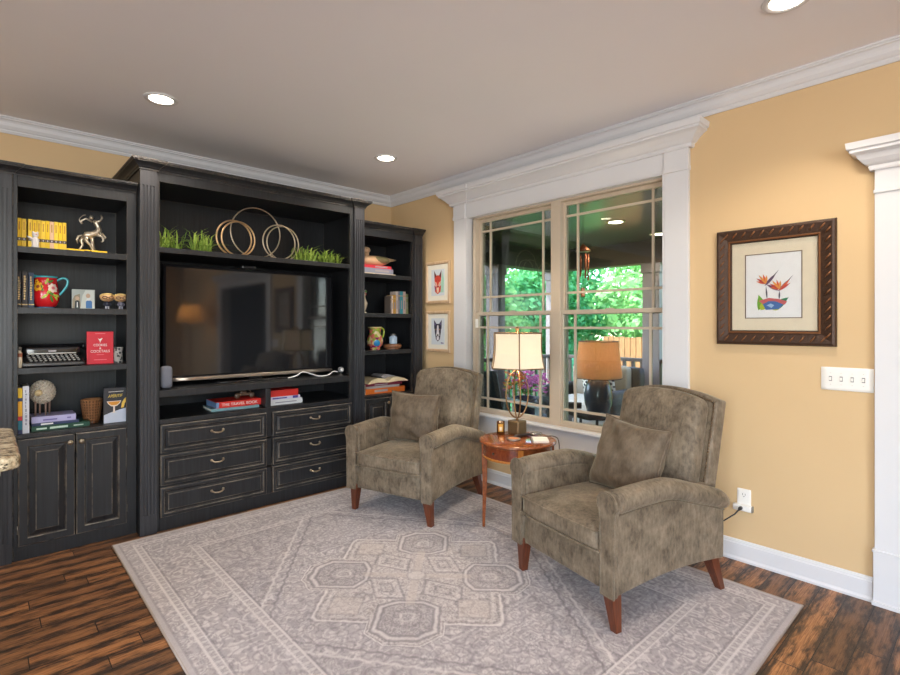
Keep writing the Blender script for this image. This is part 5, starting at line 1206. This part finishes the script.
for bx, by, sg in ((-.034, .0, 1), (.034, -.035, 1)):
    leafp(bx - .006, by, bx + .052 * sg, by + .07, .008, 7, O + .0015); leafp(bx, by + .004, bx + .066, by + .09, .003, 6, O + .0017)
    for a, l, mi in ((105, .058, 8), (125, .064, 9), (145, .06, 10), (162, .052, 8), (85, .05, 9)):
        x = math.radians(a); leafp(bx, by + .012, bx + l * math.cos(x) * 1.0, by + .012 + l * math.sin(x), .006, mi, O + .0018 + .0001 * (a % 7))
leafp(.03, -.03, -.032, .008, .008, 7, O + .0016); leafp(.034, -.03, .084, .03, .006, 8, O + .002); leafp(.034, -.03, .088, .012, .005, 10, O + .0021)
k.build('printed_flowers', [cm('art_green', 110, 170, 50), cm('art_lime', 170, 190, 50), cm('art_deep_green', 40, 130, 90), cm('art_pink', 196, 96, 100), cm('art_blue', 60, 110, 176), cm('art_pale_blue', 150, 186, 220), cm('art_slate', 74, 78, 96), cm('art_violet', 110, 70, 110), cm('art_orange', 214, 96, 50), cm('art_amber', 222, 150, 70), cm('art_red', 186, 60, 60)], pc)
GLZ = D.materials.new('picture_glazing'); q = NT(GLZ); mx = q.n('MixShader', {0: q.math('MULTIPLY', q.n('Fresnel', {'IOR': 1.45}).outputs[0], .6), 1: q.n('BsdfTransparent').outputs[0], 2: q.n('BsdfGlossy', {'Roughness': .02}).outputs[0]}); q.t.links.new(mx.outputs[0], q.out.inputs[0])
MB().panel(-.214, .214, -.258, .258, [(0, .0105), (0, .0120)], f).build('glazing', GLZ, t)
def small_picture(label, zc, h, kind):
    f = PW(-.79, zc); t = thing('framed_picture', label, 'picture', (-.012, -.79, zc - h / 2), group='small oak framed animal prints')
    a, b = .18, h / 2
    MB().panel(-a, a, -b, b, [(0, .001), (0, .016), (.004, .020), (.022, .020), (.030, .012), (.0305, .002)], f, fill=False).build('frame', FRAMEWOOD, t)
    MB().panel(-.152, .152, -b + .028, b - .028, [(0, .004), (0, .0065)], f).build('mat_board', cm('mat_white', 230, 226, 214, .8), t)
    pr_ = MB().panel(-.098, .098, -.130, .130, [(0, .0060), (0, .0075)], f).build('print_paper', cm('print_pale_blue', 206, 214, 222, .8), t)
    k = MB(); Z = .0078
    A = lambda poly, o, mi: flat_art(k, f, poly, Z + o, mi)
    if kind == 'fox':
        A([(.02, -.10), (.085, -.10), (.09, .03), (.07, .11), (.05, .0)], 0, 5)
        A([(-.055, .12), (-.05, .04), (-.03, .02), (.03, .02), (.05, .04), (.055, .12), (.02, .07), (-.02, .07)], .0003, 0); A([(-.05, .045), (-.045, -.005), (-.012, -.045), (.012, -.045), (.045, -.005), (.05, .045), (0, .075)], .0006, 1)
        A([(-.048, .012), (-.02, .0), (-.006, -.035), (-.02, -.03)], .001, 2); A([(.048, .012), (.02, .0), (.006, -.035), (.02, -.03)], .001, 2); A(disc(0, -.04, .008, .006), .0014, 3); A(disc(-.018, .018, .006, .004, 8), .0014, 3); A(disc(.018, .018, .006, .004, 8), .0014, 3)
        A([(-.05, -.02), (-.03, -.04), (.03, -.04), (.05, -.02), (.04, -.09), (.0, -.115), (-.04, -.09)], .0002, 1); A([(-.02, -.05), (.02, -.05), (.01, -.10), (-.01, -.10)], .0008, 2); A([(-.055, .12), (-.045, .075), (-.035, .085)], .0012, 3); A([(.055, .12), (.045, .075), (.035, .085)], .0012, 3); A([(-.05, -.03), (-.04, -.08), (-.02, -.06)], .0012, 4)
        cs = [cm('fox_deep', 120, 44, 40), cm('fox_red', 206, 74, 58), cm('fox_cream', 230, 206, 180), cm('fox_dark', 44, 36, 44), cm('fox_violet', 120, 70, 110), cm('print_mint', 160, 206, 186)]
    else:
        A([(-.058, .115), (-.055, .03), (-.03, .0), (.03, .0), (.055, .03), (.058, .115), (.02, .075), (-.02, .075)], 0, 0); A([(-.05, .05), (-.045, -.01), (-.03, -.075), (0, -.10), (.03, -.075), (.045, -.01), (.05, .05), (0, .075)], .0003, 0)
        A([(-.010, .06), (.010, .06), (.016, .0), (.026, -.04), (0, -.055), (-.026, -.04), (-.016, 0)], .0006, 1); A(disc(0, -.036, .013, .009), .001, 2); A([(-.02, -.055), (.02, -.055), (.012, -.085), (-.012, -.085)], .0008, 1)
        for s in (-1, 1): A(disc(s * .026, .02, .007, .006, 10), .0009, 3); A([(s * .05, .10), (s * .046, .06), (s * .032, .07)], .0005, 4)
        A([(.045, -.118), (.085, -.118), (.085, -.110), (.045, -.106)], 0, 4)
        cs = [cm('dog_black', 44, 40, 60), cm('dog_white', 222, 220, 226), cm('dog_nose', 24, 22, 28), cm('dog_eye', 190, 150, 90), cm('dog_violet', 110, 96, 140)]
    k.build('printed_animal', cs, pr_)
small_picture('oak framed red fox print on the corner wall, above the dog print', 1.82, .415, 'fox')
small_picture('oak framed black and white dog print on the corner wall, below the fox print', 1.336, .405, 'dog')
# ---------------------------------------------------------------- covered porch outside the window
DKB_ = M('porch_dark_paint', srgb(74, 62, 60), .5, var=(8, .1)); POST = M('porch_post_paint', srgb(124, 116, 122), .5, var=(6, .08))
DECK = mat_wood('deck_boards', srgb(126, 112, 104), srgb(158, 146, 138), (4, 60, 1), .6, 0)
m = D.materials.new('porch_ceiling_planks'); q = NT(m); o = q.obj(); yy = q.n('SeparateXYZ', {0: o}).outputs[0]
fy = q.math('FRACT', q.math('DIVIDE', yy, .10)); gr = q.noise(q.scale(o, (30, 2, 1)), 2, 4)
bc = q.mix(gr, c4(srgb(74, 70, 66)), c4(srgb(112, 106, 98))); bc = q.mix(q.math('LESS_THAN', fy, .06), bc, (.008, .007, .007, 1))
pp = q.n('BsdfPrincipled', {'Base Color': bc, 'Roughness': .2}); q.t.links.new(pp.outputs[0], q.out.inputs[0])
struct(MB().box((.15, -3.98, -.14), (3.35, .35, -.02)), 'porch_floor', DECK)
struct(MB().box((.15, -3.98, 2.50), (3.6, .55, 2.60)), 'porch_ceiling', m)
struct(MB().box((3.05, -3.98, 2.21), (3.24, .2, 2.50)), 'porch_beam', DKB_)
struct(MB().box((.15, -.02, 2.21), (3.05, .2, 2.50)), 'porch_beam', DKB_)
def post(x, y, label):
    t = thing('porch_post', label, 'post', (x, y, -.02), group='porch posts')
    MB().box((x - .07, y - .115, -.02), (x + .07, y + .115, 2.21)).build('shaft', POST, t, bevel=.006)
    MB().box((x - .09, y - .135, -.02), (x + .09, y + .135, .12)).box((x - .085, y - .13, 2.08), (x + .085, y + .13, 2.21)).build('base_and_cap', POST, t, bevel=.006)
post(1.80, .09, 'porch post seen through the left window beside the lamp'); post(3.145, .09, 'corner porch post just right of the middle window frame'); post(3.145, -1.47, 'porch post seen at the right side of the right window'); post(3.145, -3.3, 'porch post hidden at the far right of the porch'); 
def railing(label, x0, y0, x1, y1, n):
    t = thing('porch_railing', label, 'railing', ((x0 + x1) / 2, (y0 + y1) / 2, -.02)); dx, dy = x1 - x0, y1 - y0; al = abs(dx) > abs(dy)
    hx, hy = (0, .04) if al else (.04, 0)
    MB().box((x0 - hx, y0 - hy, .91), (x1 + hx, y1 + hy, .955)).build('top_rail', DKB_, t, bevel=.004); MB().box((x0 - hx * .6, y0 - hy * .6, .06), (x1 + hx * .6, y1 + hy * .6, .11)).build('bottom_rail', DKB_, t)
    for i in range(n):
        q = (i + .5) / n; x, y = x0 + dx * q, y0 + dy * q; MB().box((x - .019, y - .019, .10), (x + .019, y + .019, .92)).build('baluster', DKB_, t)
railing('dark porch railing between the corner post and the right post', 3.145, 0.0, 3.145, -1.38, 11); railing('dark porch railing past the right post', 3.145, -1.56, 3.145, -3.21, 13); railing('dark porch railing at the end of the porch, right of its post', 1.89, .09, 3.06, .09, 10); railing('dark porch railing at the end of the porch, beside the house wall', .15, .09, 1.71, .09, 13)
def porch_can(X, Y, lab):
    can_ = thing('porch_light', lab, 'ceiling light', (X, Y, 2.50), group='porch ceiling lights')
    MB().lathe([(.075, 0), (.085, -.006), (.10, -.004), (.102, 0)], (X, Y, 2.50), 28, caps=False).build('trim_ring', cm('porch_can_ring', 190, 170, 140), can_); MB().lathe([(.001, -.004), (.074, -.003)], (X, Y, 2.50), 28, caps=False).build('lens', LENS, can_)
    lamp('porch_can_light', 'SPOT', (X, Y, 2.47), 34, (1, .85, .66), aim=(X, Y, 0), spot_size=2.4, spot_blend=.6, shadow_soft_size=.07)
porch_can(1.654, -1.774, 'lit recessed light in the dark porch ceiling, in the middle of the upper right window')
porch_can(2.69, -1.75, 'lit recessed porch ceiling light at the right edge of the upper right window')
# wind chime
t = thing('wind_chime', 'hanging copper wind chime seen through the upper right window', 'wind chime', (1.55, -1.44, 2.50))
cx, cy = 1.55, -1.44; CO_ = M('copper_chime', srgb(150, 84, 56), .35, metal=.7)
k = MB(); k.tube([(cx, cy, 2.50), (cx, cy, 1.72)], .003, 6); k.build('cord', cm('chime_cord', 60, 50, 40), t); MB().lathe([(.001, 2.30), (.03, 2.27), (.075, 2.23), (.08, 2.21), (.001, 2.21)], (cx, cy, 0), 20).build('top_dome', CO_, t)
for i in range(6):
    a = i * PI / 3; MB().tube([(cx + .055 * math.cos(a), cy + .055 * math.sin(a), 2.18), (cx + .055 * math.cos(a), cy + .055 * math.sin(a), 1.99 - .02 * i)], .010, 8).build('tube', CO_, t)
MB().rbox((cx, cy, 1.76), (.035, .006, .05), .004, 4).build('sail', CO_, t)
# porch sofa, pillow, table, lamp
BEI = M('outdoor_beige', srgb(176, 166, 150), .9, var=(200, .12), bump=(300, .2)); WIC = M('dark_wicker', srgb(52, 50, 54), .6, var=(150, .4), bump=(160, .6, .004)); PALE = M('outdoor_pale', srgb(206, 204, 200), .9, var=(200, .1))
t = thing('porch_sofa', 'beige cushioned dark wicker sofa on the porch behind the grey lamp', 'sofa', (2.45, -1.0, -.02))
k = MB(); k.rbox((2.45, -1.0, .18), (.40, .50, .16), .03, 8).rbox((2.80, -1.0, .48), (.08, .50, .38), .04, 8); k.build('wicker_frame', WIC, t)
for s in (-1, 1): MB().rbox((2.42, -1.0 + s * .47, .38), (.38, .06, .24), .05, 8).build('arm', WIC, t)
MB().rbox((2.36, -1.0, .40), (.36, .40, .075), .05, 10, (0, 0, .02)).build('seat_cushion', PALE, t); MB().rbox((2.66, -1.0, .66), (.09, .40, .22), .06, 10, (.03, 0, 0)).build('back_cushion', BEI, t)
PM = D.materials.new('lattice_fabric'); q = NT(PM); o = q.obj(); xyz = q.n('SeparateXYZ', {0: o}); u = q.math('ADD', xyz.outputs[1], xyz.outputs[2]); v = q.math('SUBTRACT', xyz.outputs[1], xyz.outputs[2])
g1 = q.math('LESS_THAN', q.math('ABSOLUTE', q.math('SUBTRACT', q.math('FRACT', q.math('MULTIPLY', u, 13.0)), .5)), .19); g2 = q.math('LESS_THAN', q.math('ABSOLUTE', q.math('SUBTRACT', q.math('FRACT', q.math('MULTIPLY', v, 13.0)), .5)), .19)
pp = q.n('BsdfPrincipled', {'Base Color': q.mix(q.math('MAXIMUM', g1, g2), c4(srgb(34, 36, 44)), c4(srgb(226, 222, 212))), 'Roughness': .9}); q.t.links.new(pp.outputs[0], q.out.inputs[0])
k = MB(); k.M = Matrix.Translation((2.42, -1.10, .68)) @ Matrix.Rotation(-.25, 4, 'Y'); k.rbox((0, 0, 0), (.05, .22, .22), .05, 12, (.05, 0, 0)); k.M = Matrix.Identity(4)
solo(k, 'lattice_pillow', PM, 'black and white lattice pillow on the porch sofa behind the lamp base', 'pillow', (2.42, -1.10, .48))
t = thing('porch_side_table', 'low pale round porch table under the dark grey lamp', 'table', (1.30, -1.78, -.02))
MB().lathe([(.001, .40), (.25, .40), (.26, .41), (.26, .43), (.25, .44), (.001, .44)], (1.30, -1.78, 0), 40).build('table_top', PALE, t); MB().lathe([(.16, -.02), (.15, .0), (.05, .05), (.04, .36), (.08, .40)], (1.30, -1.78, 0), 24).build('pedestal', WIC, t)
t = thing('porch_lamp', 'large dark slate lamp with an amber drum shade standing on the porch', 'lamp', (1.30, -1.78, .44)); px, py = 1.30, -1.78
MB().lathe([(.085, .44), (.09, .45), (.10, .48), (.135, .60), (.142, .68), (.13, .76), (.105, .83), (.05, .865), (.02, .88), (.02, .92)], (px, py, 0), 36).build('ceramic_base', M('slate_ceramic', srgb(58, 62, 72), .25, var=(20, .1)), t)
sm_ = mat_shade('amber_shade', srgb(228, 194, 156), None, .5, .25)
k = MB(); k.lathe([(.235, .86), (.195, 1.235)], (px, py, 0), 48, caps=False).lathe([(.233, .86), (.193, 1.235)], (px, py, 0), 48, caps=False); s2 = k.build('lamp_shade', sm_, t)
k = MB()
for r, z in ((.2345, .862), (.195, 1.233)): k.tube([(px + r * math.cos(2 * PI * i / 48), py + r * math.sin(2 * PI * i / 48), z) for i in range(48)], .004, 6, closed=True)
k.build('edge_band', cm('shade_brown', 84, 58, 40), s2)
MB().ell((px, py, 1.02), (.035, .035, .05), 14, 10).build('bulb', M('amber_bulb', (1, .7, .35), .5, emit=((1, .55, .2), 8)), t)
lamp('porch_lamp_light', 'POINT', (px, py, 1.05), 13, (1, .70, .42), shadow_soft_size=.05)
# tilted slatted chair, wicker chair with dark arms, flower pot on a small stand
t = thing('adirondack_chair', 'blue-grey slatted porch chair seen through the lower left window', 'chair', (.66, -.90, -.02), -.3)
SLT = M('blue_grey_slats', srgb(172, 194, 200), .6); DKC = M('dark_teal_cushion', srgb(62, 74, 80), .85)
for i in range(6):
    k = MB(); k.M = Matrix.Rotation(-.32, 4, 'X'); k.rbox((-.25 + i * .10, .10, .62 + .0), (.044, .011, .40 - .03 * abs(i - 2.5)), .008, 5); k.build('back_slat', SLT, t, local=True)
for i in range(5): MB().rbox((0, -.34 + i * .1, .36 - i * .02), (.29, .045, .011), .008, 5).build('seat_slat', SLT, t, local=True)
for s in (-1, 1):
    MB().rbox((s * .34, -.10, .58), (.06, .38, .012), .010, 6).build('arm', SLT, t, local=True); MB().box((s * .31, -.42, 0), (s * .34, -.34, .57)).box((s * .31, .20, 0), (s * .34, .28, .57)).box((s * .31, -.42, .28), (s * .335, .30, .36)).build('leg_frame', SLT, t, local=True)
k = MB(); k.M = Matrix.Rotation(-.32, 4, 'X'); k.rbox((0, .055, .66), (.25, .035, .30), .03, 8, (0, .03, 0)); k.build('back_cushion', DKC, t, local=True)
t = thing('wicker_chair', 'dark round-armed porch chair at the lower left of the right window', 'chair', (.56, -2.02, -.02), .9)
MB().rbox((0, 0, .26), (.27, .27, .14), .05, 8).build('seat_base', WIC, t, local=True); MB().rbox((0, -.01, .43), (.25, .25, .045), .04, 8, (0, 0, .02)).build('seat_cushion', DKC, t, local=True)
k = MB(); k.tube([(.31 * math.cos(a), .31 * math.sin(a) + .02, .66 + .10 * max(0, math.sin(a))) for a in [-.5 + (PI + 1.0) * i / 20 for i in range(21)]], .030, 10)
for i in range(9):
    a = -.3 + (PI + .6) * i / 8; k.tube([(.29 * math.cos(a), .29 * math.sin(a) + .02, .36), (.31 * math.cos(a), .31 * math.sin(a) + .02, .66 + .10 * max(0, math.sin(a)))], .012, 6)
k.build('curved_back', WIC, t, local=True)
for s in (-1, 1):
    for yy in (-.2, .2): MB().cyl((s * .2, yy, 0), .02, .14, 10).build('leg', WIC, t, local=True)
t = thing('plant_stand', 'small dark round porch table holding the flower pot', 'table', (1.22, -.90, -.02))
MB().lathe([(.001, .36), (.24, .36), (.25, .37), (.24, .38), (.001, .38)], (1.22, -.90, 0), 32).build('table_top', WIC, t); MB().lathe([(.18, -.02), (.03, .02), (.03, .34), (.1, .36)], (1.22, -.90, 0), 20).build('pedestal', WIC, t)
t = thing('flower_pot', 'dark pot of pink, yellow and orange flowers on the porch behind the table lamp', 'plant', (1.22, -.90, .38)); px, py = 1.22, -.90
MB().lathe([(.09, .38), (.12, .40), (.15, .52), (.16, .58), (.145, .58), (.13, .54), (.001, .53)], (px, py, 0), 28).build('pot', M('blue_black_pot', srgb(40, 52, 72), .25), t)
k = MB(); random.seed(14)
for i in range(150):
    a, r = random.uniform(0, 6.28), random.uniform(0, .22); z = random.uniform(.60, .78); d = random.uniform(0, 6.28); L = random.uniform(.04, .07)
    p = Vector((px + r * math.cos(a), py + r * math.sin(a), z)); e = Vector((math.cos(d), math.sin(d), random.uniform(-.3, .6))) * L; n = e.cross(Vector((0, 0, 1))).normalized() * .018
    k.add([p, p + e * .5 + n, p + e, p + e * .5 - n], [(0, 1, 2, 3)])
k.build('foliage', mat_leaf('pot_leaf', srgb(50, 110, 50), srgb(110, 160, 70)), t, recalc=False)
k = MB()
for i in range(130):
    a, r = random.uniform(0, 6.28), random.uniform(.02, .27); x, y = px + r * math.cos(a), py + r * math.sin(a); z = .74 + random.uniform(-.06, .13) - .3 * max(0, r - .18)
    side = (x - px) * .74 - (y - py) * .68; mi = 0 if side > -.03 else random.choice((1, 2, 2, 0))
    for j in range(5):
        b = 2 * PI * j / 5; k.ell((x + .013 * math.cos(b), y + .013 * math.sin(b), z + .006 * math.sin(3 * b)), (.013, .013, .008), 6, 4, mi)
k.build('blossoms', [cm('petunia_pink', 232, 128, 212), cm('bloom_yellow', 240, 200, 60), cm('bloom_orange', 226, 120, 60)], t)
# ---------------------------------------------------------------- garden
LAWN = D.materials.new('lawn'); q = NT(LAWN); n = q.noise(q.obj(), 3.0, 6); pp = q.n('BsdfPrincipled', {'Base Color': q.mix(n, c4(srgb(70, 120, 40)), c4(srgb(130, 170, 70))), 'Roughness': .9}); q.t.links.new(pp.outputs[0], q.out.inputs[0])
struct(MB().box((.15, -14, -.95), (40, 24, -.85)), 'garden_ground', LAWN)
t = thing('wooden_fence', 'weathered orange-brown wooden fence in the garden beyond the porch', 'fence', (8.6, -.2, -.85))
k = MB(); random.seed(6)
for i in range(34): k.box((8.6, -2.6 + i * .15, -.85), (8.625, -2.465 + i * .15, 1.10 + random.uniform(-.02, .02)))
k.build('boards', mat_wood('fence_wood', srgb(136, 94, 58), srgb(170, 122, 80), (20, 20, 2), .8, 0), t)
MB().box((8.63, -2.6, -.3), (8.68, 2.5, -.2)).box((8.63, -2.6, .7), (8.68, 2.5, .8)).build('rail', mat_wood('fence_wood2', srgb(150, 100, 60), srgb(180, 130, 84)), t)
LEAF = [mat_leaf('leaf_bright', srgb(84, 160, 84), srgb(196, 236, 160)), mat_leaf('leaf_mid', srgb(52, 138, 84), srgb(150, 220, 150)), mat_leaf('leaf_blueish', srgb(40, 124, 94), srgb(136, 214, 164))]
BARK = mat_wood('pale_bark', srgb(150, 140, 132), srgb(206, 200, 194), (6, 6, 2), .9, 0)
def crown(seedn, n, rx, rz, leaf, blobs):
    rng = np.random.RandomState(seedn)
    c = rng.normal(size=(blobs, 3)); c /= np.linalg.norm(c, axis=1)[:, None]; c *= (rng.rand(blobs, 1) ** .4) * np.array([rx, rx, rz]) * .78
    br = (.26 + .22 * rng.rand(blobs)) * rx
    b = rng.randint(0, blobs, n); d = rng.normal(size=(n, 3)); d /= np.linalg.norm(d, axis=1)[:, None]
    p = c[b] + d * (br[b] * (.55 + .45 * rng.rand(n)))[:, None]
    nrm = d + rng.normal(size=(n, 3)) * .55 + np.array([0, 0, .35]); nrm /= np.linalg.norm(nrm, axis=1)[:, None]
    t1 = np.cross(nrm, rng.normal(size=(n, 3))); t1 /= np.linalg.norm(t1, axis=1)[:, None]; t2 = np.cross(nrm, t1)
    L = (leaf * (.6 + .8 * rng.rand(n)))[:, None]
    V = np.stack([p - t1 * L * .5, p + t2 * L * .30, p + t1 * L * .5, p - t2 * L * .30], 1).reshape(-1, 3)
    me = D.meshes.new('foliage'); me.vertices.add(len(V)); me.vertices.foreach_set('co', V.ravel()); me.loops.add(4 * n); me.loops.foreach_set('vertex_index', np.arange(4 * n)); me.polygons.add(n); me.polygons.foreach_set('loop_start', np.arange(0, 4 * n, 4)); me.update()
    return me
CR_ = [crown(1, 9000, 1.9, 2.3, .17, 26), crown(2, 9000, 1.7, 2.0, .15, 30), crown(3, 7000, 1.3, 1.1, .13, 22)]
for i, me in enumerate(CR_): me.materials.append(LEAF[i])
def tree(x, y, h, s, kind, label, grp, trunk=.09):
    t = thing('tree' if h > 1.4 else 'shrub', label, 'tree' if h > 1.4 else 'shrub', (x, y, -.85), random.uniform(0, 6), grp)
    o = D.objects.new('foliage', CR_[kind]); COL.objects.link(o); o.parent = t; o.location = (0, 0, h); o.scale = (s, s, s)
    k = MB(); k.tube([(0, 0, 0), (.04, .02, h * .4), (-.03, .05, h * .8), (.02, 0, h * 1.15)], [trunk, trunk * .85, trunk * .7, trunk * .4], 10)
    if h > 1.4: k.tube([(-.01, .03, h * .6), (.3, .15, h * .85), (.5, .2, h * 1.1)], [trunk * .55, trunk * .4, trunk * .2], 8).tube([(0, .03, h * .65), (-.25, -.2, h * .9), (-.45, -.3, h * 1.15)], [trunk * .5, trunk * .35, trunk * .2], 8)
    k.build('trunk', BARK, t, local=True)
random.seed(21)
for (x, y, h, s, kd) in ((6.2, 5.2, 2.6, 1.0, 0), (9.0, 4.4, 3.0, 1.15, 1), (11.2, 2.4, 3.0, 1.2, 0), (12.2, -.6, 3.0, 1.2, 1), (11.6, -3.6, 3.0, 1.2, 0), (4.4, 8.2, 2.9, 1.2, 1), (2.2, 10.0, 3.0, 1.3, 0), (7.6, 8.4, 3.2, 1.3, 0), (12.0, 6.2, 3.4, 1.4, 1), (14.5, 2.5, 3.6, 1.5, 0), (15, -2.5, 3.6, 1.5, 1), (5.0, 12.0, 3.6, 1.5, 0), (9.5, 12, 3.8, 1.6, 1), (6.8, 10.4, 3.0, 1.3, 2), (16.5, .4, 3.4, 1.6, 0), (13.6, -6.4, 3.2, 1.4, 1)):
    tree(x, y, h, s, kd, 'leafy green garden tree in the green wall of foliage beyond the porch', 'garden trees beyond the porch')
for (x, y, s) in ((7.0, 3.2, .9), (9.6, 1.2, 1.0), (9.8, -1.4, .9), (9.4, -3.6, 1.0), (5.0, 5.0, .9), (3.2, 6.2, .9), (7.4, 1.4, .6), (7.6, -1.0, .5)):
    tree(x, y, .75 * s, s, 2, 'low bushy green shrub at the foot of the garden trees', 'garden shrubs beyond the porch')
tree(4.3, 3.6, 3.4, .75, 1, 'slim garden tree with a pale forked trunk just beyond the left window', None, .10)
# ---------------------------------------------------------------- lamp behind the camera that glows in the television
t = thing('floor_lamp', 'lit floor lamp at the far end of the room behind the camera', 'lamp', (-.37, -7.05, 0)); px, py = -.37, -7.05
MB().lathe([(.14, 0), (.14, .015), (.02, .03), (.012, .05), (.012, 1.5)], (px, py, 0), 20).build('pole', BRZ, t); k = MB(); k.lathe([(.24, 1.45), (.16, 1.78)], (px, py, 0), 32, caps=False); k.build('lamp_shade', mat_shade('floor_lamp_shade', srgb(240, 200, 140), None, .5), t)
MB().ell((px, py, 1.58), (.04, .04, .06), 12, 8).build('bulb', M('amber_bulb', (1, .7, .35), .5), t); lamp('floor_lamp_light', 'POINT', (px, py, 1.62), 26, (1, .62, .28), shadow_soft_size=.05)
